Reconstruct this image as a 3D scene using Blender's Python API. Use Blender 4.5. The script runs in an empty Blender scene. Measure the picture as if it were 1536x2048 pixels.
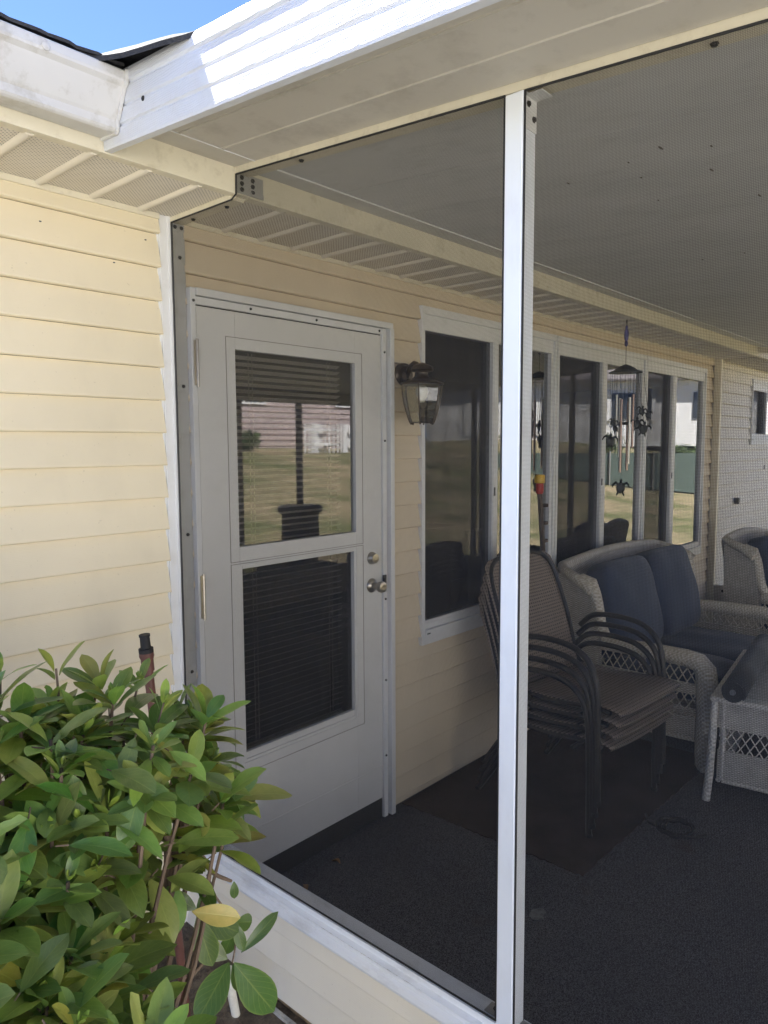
import bpy, bmesh, math, random
from mathutils import Vector, Matrix
random.seed(7)
R = math.radians
sc = bpy.context.scene
COL = sc.collection

# ------------------------------------------------------------------ helpers
class MB:
    def __init__(s): s.v = []; s.f = []; s.uv = {}; s.col = []; s.smooth = False
    def vert(s, p): s.v.append(tuple(p)); return len(s.v) - 1
    def quad(s, a, b, c, d):
        i = len(s.v); s.v += [tuple(a), tuple(b), tuple(c), tuple(d)]; s.f.append((i, i+1, i+2, i+3))
    def poly(s, pts):
        i = len(s.v); s.v += [tuple(p) for p in pts]; s.f.append(tuple(range(i, i+len(pts))))
    def box(s, x0, x1, y0, y1, z0, z1):
        if x0 > x1: x0, x1 = x1, x0
        if y0 > y1: y0, y1 = y1, y0
        if z0 > z1: z0, z1 = z1, z0
        i = len(s.v)
        s.v += [(x0,y0,z0),(x1,y0,z0),(x1,y1,z0),(x0,y1,z0),(x0,y0,z1),(x1,y0,z1),(x1,y1,z1),(x0,y1,z1)]
        for q in ((0,3,2,1),(4,5,6,7),(0,1,5,4),(1,2,6,5),(2,3,7,6),(3,0,4,7)): s.f.append(tuple(i+k for k in q))
        return s
    def hexa(s, bot, top):
        i = len(s.v); s.v += [tuple(p) for p in bot] + [tuple(p) for p in top]
        for q in ((0,3,2,1),(4,5,6,7),(0,1,5,4),(1,2,6,5),(2,3,7,6),(3,0,4,7)): s.f.append(tuple(i+k for k in q))
        return s
    def tube(s, pts, r, n=8, cap=True, sx=1.0):
        pts = [Vector(p) for p in pts]; rs = r if isinstance(r, (list, tuple)) else [r]*len(pts)
        rings = []; up = None
        for k, p in enumerate(pts):
            a = pts[max(k-1, 0)]; b = pts[min(k+1, len(pts)-1)]
            t = (b - a).normalized() if (b-a).length > 1e-9 else Vector((0,0,1))
            if up is None:
                up = Vector((0,0,1)) if abs(t.z) < .9 else Vector((1,0,0))
            u = t.cross(up)
            if u.length < 1e-6: u = t.cross(Vector((0,1,0)))
            u.normalize(); w = u.cross(t).normalized(); up = w
            base = len(s.v)
            for j in range(n):
                an = 2*math.pi*j/n
                s.v.append(tuple(p + u*(math.cos(an)*rs[k]*sx) + w*(math.sin(an)*rs[k])))
            rings.append(base)
        for k in range(len(rings)-1):
            a, b = rings[k], rings[k+1]
            for j in range(n):
                j2 = (j+1) % n; s.f.append((a+j, a+j2, b+j2, b+j))
        if cap:
            s.f.append(tuple(rings[0]+j for j in reversed(range(n)))); s.f.append(tuple(rings[-1]+j for j in range(n)))
        return s
    def lathe(s, prof, c=(0,0,0), n=20, axis='z', a0=0.0):
        rings = []
        for (r, h) in prof:
            base = len(s.v)
            for j in range(n):
                an = 2*math.pi*j/n + a0
                x, y = math.cos(an)*r, math.sin(an)*r
                p = (x, y, h) if axis == 'z' else ((x, h, y) if axis == 'y' else (h, x, y))
                s.v.append((p[0]+c[0], p[1]+c[1], p[2]+c[2]))
            rings.append(base)
        for k in range(len(rings)-1):
            a, b = rings[k], rings[k+1]
            for j in range(n):
                j2 = (j+1) % n; s.f.append((a+j, a+j2, b+j2, b+j))
        s.f.append(tuple(rings[0]+j for j in reversed(range(n)))); s.f.append(tuple(rings[-1]+j for j in range(n)))
        return s
    def extrude(s, prof, a, b):
        """prof: list of points made by functions of t; a,b callables giving 3D point for each profile point"""
        n = len(prof); i = len(s.v)
        s.v += [tuple(a(p)) for p in prof] + [tuple(b(p)) for p in prof]
        for k in range(n):
            k2 = (k+1) % n; s.f.append((i+k, i+k2, i+n+k2, i+n+k))
        s.f.append(tuple(i+k for k in reversed(range(n)))); s.f.append(tuple(i+n+k for k in range(n)))
        return s
    def ball(s, c, rx, ry, rz, nu=10, nv=6, rot=None):
        base = len(s.v); c = Vector(c)
        for a in range(nv+1):
            th = math.pi*a/nv
            for b in range(nu):
                ph = 2*math.pi*b/nu
                p = Vector((rx*math.sin(th)*math.cos(ph), ry*math.sin(th)*math.sin(ph), rz*math.cos(th)))
                if rot is not None: p = rot @ p
                s.v.append(tuple(c+p))
        for a in range(nv):
            for b in range(nu):
                b2 = (b+1) % nu
                s.f.append((base+a*nu+b, base+(a+1)*nu+b, base+(a+1)*nu+b2, base+a*nu+b2))
        return s
    def move(s, M, start=0):
        for i in range(start, len(s.v)): s.v[i] = tuple(M @ Vector(s.v[i]))
        return s

def obj(name, mb, m, parent=None, smooth=False, bevel=0, recalc=True):
    me = bpy.data.meshes.new(name)
    me.from_pydata(mb.v, [], mb.f); me.validate()
    if recalc:
        bm = bmesh.new(); bm.from_mesh(me)
        bmesh.ops.recalc_face_normals(bm, faces=bm.faces); bm.to_mesh(me); bm.free()
    if smooth:
        me.polygons.foreach_set('use_smooth', [True]*len(me.polygons))
        try: me.set_sharp_from_angle(angle=R(40))
        except Exception: pass
    me.materials.append(m)
    o = bpy.data.objects.new(name, me); COL.objects.link(o)
    if parent is not None:
        o.parent = parent; o.matrix_parent_inverse = root_inv(parent)
    if bevel:
        b = o.modifiers.new('bevel', 'BEVEL'); b.width = bevel; b.segments = 2; b.limit_method = 'ANGLE'; b.angle_limit = R(40)
    return o
def root_inv(p):
    M = Matrix.Identity(4); q = p
    chain = []
    while q is not None: chain.append(q); q = q.parent
    for q in reversed(chain): M = M @ q.matrix_parent_inverse @ Matrix.LocRotScale(q.location, q.rotation_euler, q.scale)
    return M.inverted()
def tag(o, label=None, cat=None, group=None, kind=None):
    if label: o['label'] = label
    if cat: o['category'] = cat
    if group: o['group'] = group
    if kind: o['kind'] = kind
    return o
def empty(name, loc=(0,0,0), label=None, cat=None, group=None):
    o = bpy.data.objects.new(name, None); COL.objects.link(o); o.location = loc; o.empty_display_size = .1
    return tag(o, label, cat, group)
def copy_tree(o, parent=None, loc=None, rotz=None):
    kids = [c for c in bpy.data.objects if c.parent == o]
    c = o.copy(); COL.objects.link(c)
    if parent is not None: c.parent = parent
    if loc is not None: c.location = loc
    if rotz is not None: c.rotation_euler = (0,0,rotz)
    for k in kids: copy_tree(k, c)
    return c

# ------------------------------------------------------------------ materials
def newmat(name):
    m = bpy.data.materials.new(name); m.use_nodes = True
    nt = m.node_tree; nt.nodes.clear()
    out = nt.nodes.new('ShaderNodeOutputMaterial'); b = nt.nodes.new('ShaderNodeBsdfPrincipled')
    nt.links.new(b.outputs[0], out.inputs[0])
    return m, nt, b, out
def N(nt, t, **kw):
    n = nt.nodes.new(t)
    for k, v in kw.items():
        if k in n.inputs.keys() if isinstance(k, str) else False: n.inputs[k].default_value = v
        else: setattr(n, k, v)
    return n
def coords(nt, scale=(1,1,1), rot=(0,0,0)):
    tc = nt.nodes.new('ShaderNodeTexCoord'); mp = nt.nodes.new('ShaderNodeMapping')
    mp.inputs['Scale'].default_value = scale; mp.inputs['Rotation'].default_value = rot
    nt.links.new(tc.outputs['Object'], mp.inputs[0]); return mp.outputs[0]
def noise(nt, vec, scale, detail=4, rough=.55):
    n = nt.nodes.new('ShaderNodeTexNoise'); n.inputs['Scale'].default_value = scale
    n.inputs['Detail'].default_value = detail; n.inputs['Roughness'].default_value = rough
    nt.links.new(vec, n.inputs['Vector']); return n.outputs[0]
def ramp(nt, fac, stops):
    r = nt.nodes.new('ShaderNodeValToRGB'); e = r.color_ramp.elements
    while len(e) < len(stops): e.new(.5)
    for k, (p, c) in enumerate(stops):
        e[k].position = p; e[k].color = (c[0], c[1], c[2], 1) if isinstance(c, (tuple, list)) else (c, c, c, 1)
    nt.links.new(fac, r.inputs[0]); return r.outputs[0]
def mix(nt, fac, a, b, mode='MIX'):
    n = nt.nodes.new('ShaderNodeMix'); n.data_type = 'RGBA'; n.blend_type = mode
    for sock, v in ((n.inputs[0], fac), (n.inputs[6], a), (n.inputs[7], b)):
        if isinstance(v, (int, float)): sock.default_value = v
        elif isinstance(v, (tuple, list)): sock.default_value = (v[0], v[1], v[2], 1)
        else: nt.links.new(v, sock)
    return n.outputs[2]
def math_(nt, op, a, b=0.0):
    n = nt.nodes.new('ShaderNodeMath'); n.operation = op
    for k, v in enumerate((a, b)):
        if isinstance(v, (int, float)): n.inputs[k].default_value = v
        else: nt.links.new(v, n.inputs[k])
    return n.outputs[0]
def bump(nt, b, h, strength=.3, dist=.002):
    n = nt.nodes.new('ShaderNodeBump'); n.inputs['Strength'].default_value = strength; n.inputs['Distance'].default_value = dist
    nt.links.new(h, n.inputs['Height']); nt.links.new(n.outputs[0], b.inputs['Normal'])
def simple(name, col, rough=.5, metal=0, var=.12, vscale=6, bscale=60, bstr=.15, bdist=.001, dirt=None, dirtamt=.0, stretch=(1,1,1), spec=.5):
    m, nt, b, _ = newmat(name)
    v = coords(nt, stretch)
    n1 = noise(nt, v, vscale, 5)
    dark = tuple(c*(1-var) for c in col); lite = tuple(min(1, c*(1+var*.5)) for c in col)
    c = mix(nt, ramp(nt, n1, [(.3, 0), (.7, 1)]), dark, lite)
    if dirt is not None:
        n2 = noise(nt, v, vscale*3.7, 8, .7)
        c = mix(nt, math_(nt, 'MULTIPLY', ramp(nt, n2, [(.52, 0), (.72, 1)]), dirtamt), c, dirt)
    nt.links.new(c, b.inputs['Base Color'])
    b.inputs['Roughness'].default_value = rough; b.inputs['Metallic'].default_value = metal
    b.inputs['Specular IOR Level'].default_value = spec
    if bstr: bump(nt, b, noise(nt, v, bscale, 4), bstr, bdist)
    return m

def siding_mat(name, col, axis='x'):
    m, nt, b, _ = newmat(name)
    st = (1.2, 9, 9) if axis == 'x' else (9, 1.2, 9)
    v = coords(nt, st)
    g = noise(nt, v, 9, 6, .65)
    big = noise(nt, coords(nt, (1,1,1)), 1.7, 3)
    c = mix(nt, ramp(nt, big, [(.3, 0), (.7, 1)]), tuple(x*.93 for x in col), tuple(min(1, x*1.04) for x in col))
    sp = noise(nt, coords(nt, (1,1,1)), 90, 2, .5)
    c = mix(nt, math_(nt, 'MULTIPLY', ramp(nt, sp, [(.71, 0), (.77, 1)]), .2), c, (.22,.16,.10))
    gr = noise(nt, coords(nt, (2,2,.8)), 3.1, 5, .6)
    c = mix(nt, math_(nt, 'MULTIPLY', ramp(nt, gr, [(.5, 0), (.8, 1)]), .22), c, tuple(x*.72 for x in col))
    nt.links.new(c, b.inputs['Base Color']); b.inputs['Roughness'].default_value = .55
    # embossed cedar grain
    w = nt.nodes.new('ShaderNodeTexWave'); w.wave_type = 'BANDS'; w.bands_direction = 'Z'
    w.inputs['Scale'].default_value = 22; w.inputs['Distortion'].default_value = 9; w.inputs['Detail'].default_value = 3
    w.inputs['Detail Scale'].default_value = .35
    nt.links.new(coords(nt, (1, 1, 3) if axis=='x' else (1,1,3)), w.inputs[0])
    h = math_(nt, 'ADD', g, math_(nt, 'MULTIPLY', w.outputs[1], .25))
    bump(nt, b, h, .38, .0014)
    return m

M = {}
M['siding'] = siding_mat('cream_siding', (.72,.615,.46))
M['siding_lit'] = siding_mat('lit_cream_siding', (.79,.70,.51))  # same siding as the porch wall, painted brighter for the open daylight outside
M['siding_far_lit'] = siding_mat('lit_far_siding', (.86,.82,.74))  # lighter copy of the siding; strong light beyond the porch put into colour
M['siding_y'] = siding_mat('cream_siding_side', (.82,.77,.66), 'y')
M['white'] = simple('white_metal', (.76,.76,.75), .45, 0, .06, 4, 40, .08, .0008, (.40,.36,.28), .14)
M['postwhite'] = simple('post_white', (.80,.84,.90), .45, 0, .06, 4, 60, .25, .001, (.5,.50,.50), .15, stretch=(1,1,.4))
M['door'] = simple('door_white', (.72,.71,.68), .5, 0, .05, 3, 160, .15, .0006, (.45,.42,.36), .15)
M['cream'] = simple('cream_metal', (.72,.665,.52), .5, 0, .08, 5, 60, .1, .0008, (.34,.28,.18), .4)
M['soffit_pan'] = simple('soffit_pan', (.56,.53,.47), .6, 0, .08, 2, 60, .1, .0008, (.30,.27,.22), .4)
M['ceiling'] = simple('ceiling_pan', (.67,.67,.66), .6, 0, .08, 1.8, 60, .1, .0008, (.30,.29,.27), .22, stretch=(2.2,1,1))
M['gutter'] = simple('gutter_white', (.62,.61,.59), .45, 0, .08, 3, 30, .1, .001, (.30,.27,.20), .6)
M['black'] = simple('black_rubber', (.012,.012,.013), .6, 0, .1)
M['screwm'] = simple('screw_head', (.09,.085,.08), .45, .7, .3)
M['nickel'] = simple('satin_nickel', (.50,.46,.40), .28, 1, .1, bstr=.05)
M['brass'] = simple('aged_brass', (.11,.085,.06), .36, .8, .3, 30)
M['bronze'] = simple('dark_bronze_tube', (.022,.020,.020), .45, .2, .2)
M['dark_tube'] = M['bronze']
M['steelplate'] = simple('gusset_plate', (.42,.41,.39), .45, .3, .1)
M['shingle'] = simple('asphalt_shingle', (.045,.045,.048), .95, 0, .4, 60, 260, .8, .003)
M['soil'] = simple('dry_soil', (.15,.12,.09), .95, 0, .6, 9, 55, 1.0, .02, (.03,.022,.016), .8)
M['lawn'] = None
M['found'] = simple('stained_foundation', (.38,.28,.18), .9, 0, .35, 12, 80, .5, .003, (.07,.05,.035), .8)
M['found2'] = simple('grey_foundation', (.36,.33,.29), .9, 0, .3, 10, 60, .5, .003, (.12,.09,.07), .6)
M['spot'] = simple('brown_spot', (.17,.14,.11), .8)
M['copper'] = simple('red_brown_pipe', (.16,.065,.05), .5, 0, .25, 12, 60, .2, .001, (.06,.04,.035), .6)
M['pvc'] = simple('white_pvc', (.78,.76,.68), .4, 0, .06, 8, dirt=(.4,.34,.24), dirtamt=.4)
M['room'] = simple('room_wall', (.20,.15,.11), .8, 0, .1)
M['slat'] = simple('blind_slat', (.80,.76,.70), .5, 0, .05)
M['cord'] = simple('blind_cord', (.62,.58,.5), .6)
M['trunk'] = simple('twig_bark', (.17,.12,.085), .85, 0, .3, 25, 90, .5, .002)
M['yellow'] = simple('yellow_plastic', (.75,.45,.03), .4)
M['red'] = simple('red_plastic', (.45,.03,.02), .4)
M['bamboo'] = simple('mottled_bamboo', (.11,.075,.05), .7, 0, .4, 20)
M['cooper'] = simple('chime_copper', (.42,.29,.22), .3, .9, .1)
M['silver'] = simple('chime_aluminium', (.62,.58,.48), .3, .8, .1)
M['turtle'] = simple('dark_turtle_metal', (.03,.033,.03), .45, .4, .3, 40)
M['violet'] = simple('violet_glass', (.07,.06,.19), .3)
M['concrete'] = simple('pale_concrete', (.15,.148,.142), .9, 0, .12)
M['roofB'] = simple('grey_roof', (.20,.18,.18), .9, 0, .2, 3)
M['pinkwall'] = simple('pink_siding', (.52,.43,.41), .7, 0, .08, 1)
M['whitewall'] = simple('white_wall', (.82,.81,.80), .6, 0, .05, 1)
M['greenfence'] = simple('green_fence', (.14,.19,.165), .7, 0, .12, 2)
M['darkglass'] = simple('far_window', (.05,.055,.06), .15, 0, .1)
M['bark'] = simple('tree_bark', (.12,.09,.065), .9, 0, .3, 8, 30, .6, .01)
M['dryleaf'] = simple('dry_leaf', (.30,.17,.08), .8, 0, .3, 30)
M['outlet'] = simple('grey_fitting', (.10,.10,.10), .5)

def grain_white(name, col, axis='y'):
    m, nt, b, _ = newmat(name)
    st = (8, 1, 8) if axis == 'y' else (1, 8, 8)
    w = nt.nodes.new('ShaderNodeTexWave'); w.wave_type = 'BANDS'; w.bands_direction = 'Z'
    w.inputs['Scale'].default_value = 32; w.inputs['Distortion'].default_value = 11; w.inputs['Detail'].default_value = 3
    w.inputs['Detail Scale'].default_value = .28
    nt.links.new(coords(nt, (1,1,2)), w.inputs[0])
    n = noise(nt, coords(nt, st), 12, 5)
    bump(nt, b, math_(nt, 'ADD', math_(nt, 'MULTIPLY', w.outputs[1], .6), n), .5, .0016)
    d = noise(nt, coords(nt), 6, 7, .7)
    nt.links.new(mix(nt, math_(nt, 'MULTIPLY', ramp(nt, d, [(.5, 0), (.8, 1)]), .4), col, (.5,.45,.38)), b.inputs['Base Color'])
    b.inputs['Roughness'].default_value = .45
    return m
M['fascia'] = grain_white('woodgrain_fascia', (.62,.64,.68))

# perforated vinyl soffit
def perf_mat():
    m, nt, b, _ = newmat('perforated_soffit')
    v = coords(nt, (1,1,1), (0,0,R(45)))
    sep = nt.nodes.new('ShaderNodeSeparateXYZ'); nt.links.new(v, sep.inputs[0])
    P = .0092
    def cell(s):
        f = math_(nt, 'FRACT', math_(nt, 'MULTIPLY', s, 1/P)); f = math_(nt, 'SUBTRACT', f, .5); return math_(nt, 'MULTIPLY', f, f)
    d = math_(nt, 'ADD', cell(sep.outputs[0]), cell(sep.outputs[1]))
    hole = math_(nt, 'LESS_THAN', d, .05)
    n = noise(nt, coords(nt), 4, 4)
    c = mix(nt, ramp(nt, n, [(.3, 0), (.7, 1)]), (.66,.61,.52), (.76,.71,.62))
    c = mix(nt, math_(nt, 'MULTIPLY', hole, .75), c, (.07,.065,.055))
    nt.links.new(c, b.inputs['Base Color']); b.inputs['Roughness'].default_value = .6
    return m
M['perf'] = perf_mat()
M['rib'] = simple('soffit_rib', (.70,.65,.55), .5, 0, .06)

# insect screen: woven charcoal wires, open holes
def mesh_mat(name, period, wire, col, base_open, wa=.6):
    m, nt, b, out = newmat(name)
    nt.nodes.remove(b)
    sep = nt.nodes.new('ShaderNodeSeparateXYZ'); tc = nt.nodes.new('ShaderNodeTexCoord')
    nt.links.new(tc.outputs['Object'], sep.inputs[0])
    def line(s):
        f = math_(nt, 'FRACT', math_(nt, 'MULTIPLY', s, 1/period)); return math_(nt, 'LESS_THAN', f, wire)
    hor = math_(nt, 'ADD', sep.outputs[0], sep.outputs[1])
    w = math_(nt, 'MAXIMUM', line(hor), line(sep.outputs[2]))
    fac = math_(nt, 'ADD', math_(nt, 'MULTIPLY', w, wa), base_open)
    tr = nt.nodes.new('ShaderNodeBsdfTransparent'); df = nt.nodes.new('ShaderNodeBsdfDiffuse')
    df.inputs['Color'].default_value = (*col, 1)
    mx = nt.nodes.new('ShaderNodeMixShader')
    nt.links.new(fac, mx.inputs[0]); nt.links.new(tr.outputs[0], mx.inputs[1]); nt.links.new(df.outputs[0], mx.inputs[2])
    nt.links.new(mx.outputs[0], out.inputs[0])
    return m
M['screen'] = mesh_mat('insect_screen', .0027, .24, (.034,.034,.036), .17, .48)
M['bugscreen'] = mesh_mat('window_insect_screen', .0030, .30, (.035,.033,.032), .25, .6)

def glass_mat(name, tint, refl):
    m, nt, b, out = newmat(name)
    nt.nodes.remove(b)
    tr = nt.nodes.new('ShaderNodeBsdfTransparent'); tr.inputs[0].default_value = (*tint, 1)
    gl = nt.nodes.new('ShaderNodeBsdfGlossy'); gl.inputs['Roughness'].default_value = .0
    fr = nt.nodes.new('ShaderNodeFresnel'); fr.inputs[0].default_value = 1.5
    f = math_(nt, 'MINIMUM', math_(nt, 'ADD', math_(nt, 'MULTIPLY', fr.outputs[0], 1.9), refl), .9)
    mx = nt.nodes.new('ShaderNodeMixShader')
    nt.links.new(f, mx.inputs[0]); nt.links.new(tr.outputs[0], mx.inputs[1]); nt.links.new(gl.outputs[0], mx.inputs[2])
    nt.links.new(mx.outputs[0], out.inputs[0])
    return m
M['glass'] = glass_mat('window_glass', (.55,.55,.52), .16)
M['doorglass'] = glass_mat('door_glass', (.78,.77,.75), .12)
M['lampglass'] = glass_mat('lamp_glass', (.86,.85,.76), .05)

def carpet_mat():
    m, nt, b, _ = newmat('charcoal_carpet')
    v = coords(nt); n = noise(nt, v, 230, 3, .7); big = noise(nt, v, 1.6, 4)
    c = mix(nt, ramp(nt, n, [(.35, 0), (.7, 1)]), (.020,.020,.024), (.19,.19,.215))
    c = mix(nt, ramp(nt, big, [(.35, 0), (.75, .5)]), c, (.05,.052,.062))
    st = noise(nt, v, 3.3, 6, .65)
    c = mix(nt, math_(nt, 'MULTIPLY', ramp(nt, st, [(.62, 0), (.75, 1)]), .35), c, (.09,.055,.035))
    nt.links.new(c, b.inputs['Base Color']); b.inputs['Roughness'].default_value = .95; b.inputs['Specular IOR Level'].default_value = .2
    bump(nt, b, n, .8, .004); return m
M['carpet'] = carpet_mat()
M['rug'] = simple('brown_rug', (.050,.037,.034), .95, 0, .3, 5, 240, .7, .003, (.07,.06,.055), .3, spec=.2)

def lawn_mat():
    m, nt, b, _ = newmat('patchy_lawn')
    v = coords(nt); n = noise(nt, v, .55, 6, .65); f = noise(nt, v, 9, 5, .7)
    c = mix(nt, ramp(nt, n, [(.38, 0), (.62, 1)]), (.13,.14,.05), (.40,.31,.19))
    c = mix(nt, ramp(nt, f, [(.3, .55), (.7, 0)]), c, (.05,.055,.025))
    nt.links.new(c, b.inputs['Base Color']); b.inputs['Roughness'].default_value = .95
    bump(nt, b, f, .6, .03); return m
M['lawn'] = lawn_mat()

def weave_mat(name, c0, c1, sx, sz, bstr=.8):
    m, nt, b, _ = newmat(name)
    tc = nt.nodes.new('ShaderNodeTexCoord'); sep = nt.nodes.new('ShaderNodeSeparateXYZ'); nt.links.new(tc.outputs['Object'], sep.inputs[0])
    hor = math_(nt, 'ADD', sep.outputs[0], sep.outputs[1])
    def s(x, p, ph=0): return math_(nt, 'SINE', math_(nt, 'ADD', math_(nt, 'MULTIPLY', x, 2*math.pi/p), ph))
    a = math_(nt, 'MULTIPLY', s(hor, sx), s(sep.outputs[2], sz))
    h = math_(nt, 'ADD', math_(nt, 'MULTIPLY', a, .5), .5)
    c = mix(nt, h, c0, c1)
    n = noise(nt, coords(nt), 25, 4)
    c = mix(nt, ramp(nt, n, [(.35, 0), (.75, .35)]), c, tuple(x*.6 for x in c0))
    nt.links.new(c, b.inputs['Base Color']); b.inputs['Roughness'].default_value = .55
    bump(nt, b, h, bstr, .004); return m
M['wicker'] = weave_mat('woven_wicker', (.30,.265,.22), (.74,.69,.61), .030, .012)
M['braid'] = weave_mat('braided_wicker', (.44,.39,.31), (.82,.76,.65), .022, .022)
M['wicker_grey'] = weave_mat('grey_woven_wicker', (.28,.27,.26), (.70,.67,.62), .026, .011)
M['braid_grey'] = weave_mat('grey_wicker_rim', (.48,.46,.43), (.76,.73,.68), .02, .02)
def sling_mat():
    m, nt, b, _ = newmat('brown_sling_mesh')
    v = coords(nt); sep = nt.nodes.new('ShaderNodeSeparateXYZ'); nt.links.new(v, sep.inputs[0])
    P = .017
    def cell(s, k=1.0):
        f = math_(nt, 'FRACT', math_(nt, 'MULTIPLY', s, k/P)); f = math_(nt, 'SUBTRACT', f, .5); return math_(nt, 'MULTIPLY', f, f)
    d = math_(nt, 'ADD', cell(sep.outputs[0]), cell(math_(nt, 'ADD', sep.outputs[1], sep.outputs[2]), .8))
    hole = math_(nt, 'LESS_THAN', d, .06)
    n = noise(nt, v, 180, 3)
    c = mix(nt, n, (.14,.11,.088), (.27,.215,.175))
    c = mix(nt, hole, c, (.02,.015,.012))
    nt.links.new(c, b.inputs['Base Color']); b.inputs['Roughness'].default_value = .7
    bump(nt, b, n, .4, .001); return m
M['sling'] = sling_mat()
def fabric_mat(name, c0, c1):
    m, nt, b, _ = newmat(name)
    v = coords(nt, (1,1,3)); n = noise(nt, v, 160, 4, .7); g = noise(nt, coords(nt), 7, 4)
    c = mix(nt, ramp(nt, n, [(.3, 0), (.7, 1)]), c0, c1)
    c = mix(nt, ramp(nt, g, [(.3, .25), (.7, 0)]), c, tuple(x*.6 for x in c0))
    nt.links.new(c, b.inputs['Base Color']); b.inputs['Roughness'].default_value = .9
    b.inputs['Sheen Weight'].default_value = .2
    bump(nt, b, math_(nt, 'ADD', n, math_(nt, 'MULTIPLY', g, 3)), .35, .004); return m
M['navy'] = fabric_mat('navy_fabric', (.020,.034,.070), (.042,.062,.112))
M['navyroll'] = fabric_mat('navy_roll_fabric', (.007,.011,.019), (.014,.020,.032))

def leaf_mat():
    m, nt, b, out = newmat('shrub_leaf')
    at = nt.nodes.new('ShaderNodeAttribute'); at.attribute_name = 'leafcol'
    uv = nt.nodes.new('ShaderNodeUVMap'); sep = nt.nodes.new('ShaderNodeSeparateXYZ'); nt.links.new(uv.outputs[0], sep.inputs[0])
    d = math_(nt, 'ABSOLUTE', math_(nt, 'SUBTRACT', sep.outputs[0], .5))
    mid = ramp(nt, d, [(.0, 1), (.035, 0)])
    edge = ramp(nt, d, [(.43, 0), (.5, 1)])
    vv = math_(nt, 'ADD', math_(nt, 'MULTIPLY', sep.outputs[1], 46), math_(nt, 'MULTIPLY', d, -34))
    vein = ramp(nt, math_(nt, 'SINE', vv), [(.86, 0), (1.0, 1)])
    n = noise(nt, coords(nt), 55, 5, .65)
    col = at.outputs['Color']
    c = mix(nt, ramp(nt, n, [(.35, .45), (.65, 0)]), col, mix(nt, 1.0, col, (.45,.62,.40), 'MULTIPLY'))
    lite = mix(nt, .5, col, (.42,.48,.12))
    c = mix(nt, math_(nt, 'MULTIPLY', edge, .6), c, lite)
    c = mix(nt, math_(nt, 'MULTIPLY', vein, .38), c, lite)
    c = mix(nt, math_(nt, 'MULTIPLY', mid, .75), c, lite)
    nt.links.new(c, b.inputs['Base Color']); b.inputs['Roughness'].default_value = .28
    b.inputs['Specular IOR Level'].default_value = .5
    bump(nt, b, math_(nt, 'ADD', n, math_(nt, 'MULTIPLY', mid, -.8)), .25, .0015)
    tl = nt.nodes.new('ShaderNodeBsdfTranslucent'); nt.links.new(lite, tl.inputs[0])
    mx = nt.nodes.new('ShaderNodeMixShader'); mx.inputs[0].default_value = .25
    nt.links.new(b.outputs[0], mx.inputs[1]); nt.links.new(tl.outputs[0], mx.inputs[2]); nt.links.new(mx.outputs[0], out.inputs[0])
    return m
M['leaf'] = leaf_mat()
M['farleaf'] = simple('tree_leaf', (.06,.10,.03), .7, 0, .4, 3, bstr=0)

# ------------------------------------------------------------------ constants
FLOOR = -.09; SOIL = -.13; LAP = .1065; S = .072
def zsoff(y): return 2.443 + S*y
def zbeam(y): return 2.423 + S*y
def zfas(y): return 2.370 + S*y
PX1 = 5.46; PY1 = -3.75

def siding_wall(mb, u0, u1, zbots, lap, openings, mapf, ztop, zlow, dtop=.001, dbot=.024):
    """mapf(u, d, z) -> point, d = distance out of the wall plane."""
    for zb in zbots:
        zt = zb + lap
        lo, hi = max(zb, zlow), min(zt, ztop)
        if hi - lo < .002: continue
        cuts = {lo, hi}
        for (a, b, c, d) in openings:
            for z in (c, d):
                if lo < z < hi: cuts.add(z)
        cuts = sorted(cuts)
        def D(z): return dtop + (dbot-dtop)*min(1, (zt-z)/lap*1.0)
        for z0, z1 in zip(cuts[:-1], cuts[1:]):
            zm = (z0+z1)/2
            segs = [(u0, u1)]
            for (a, b, c, d) in openings:
                if c < zm < d:
                    ns = []
                    for s0, s1 in segs:
                        if b <= s0 or a >= s1: ns.append((s0, s1)); continue
                        if a > s0: ns.append((s0, a))
                        if b < s1: ns.append((b, s1))
                    segs = ns
            for s0, s1 in segs:
                if abs(z0-zb) < 1e-6 and z1-z0 > .02:
                    # rounded butt edge of the lap, then the underside
                    za_, zb2 = z0+.0035, z0+.008
                    mb.quad(mapf(s0, D(zb2), zb2), mapf(s1, D(zb2), zb2), mapf(s1, D(z1), z1), mapf(s0, D(z1), z1))
                    mb.quad(mapf(s0, dbot-.002, za_), mapf(s1, dbot-.002, za_), mapf(s1, D(zb2), zb2), mapf(s0, D(zb2), zb2))
                    mb.quad(mapf(s0, dbot-.008, z0), mapf(s1, dbot-.008, z0), mapf(s1, dbot-.002, za_), mapf(s0, dbot-.002, za_))
                    mb.quad(mapf(s0, dtop-.002, z0+.0015), mapf(s1, dtop-.002, z0+.0015), mapf(s1, dbot-.008, z0), mapf(s0, dbot-.008, z0))
                else:
                    mb.quad(mapf(s0, D(z0), z0), mapf(s1, D(z0), z0), mapf(s1, D(z1), z1), mapf(s0, D(z1), z1))
                # end faces
                for ss in (s0, s1):
                    mb.poly([mapf(ss, D(z0), z0), mapf(ss, D(z1), z1), mapf(ss, -.01, z1), mapf(ss, -.01, z0)])

def screw(parent, p, axis='y', r=.0052, s=1):
    mb = MB(); mb.lathe([(r*1.35, 0), (r*1.35, .0012*s), (r, .0015*s), (r, .0045*s), (r*.6, .0055*s)], p, 6, axis)
    return obj('screw', mb, M['screwm'], parent)

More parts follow.
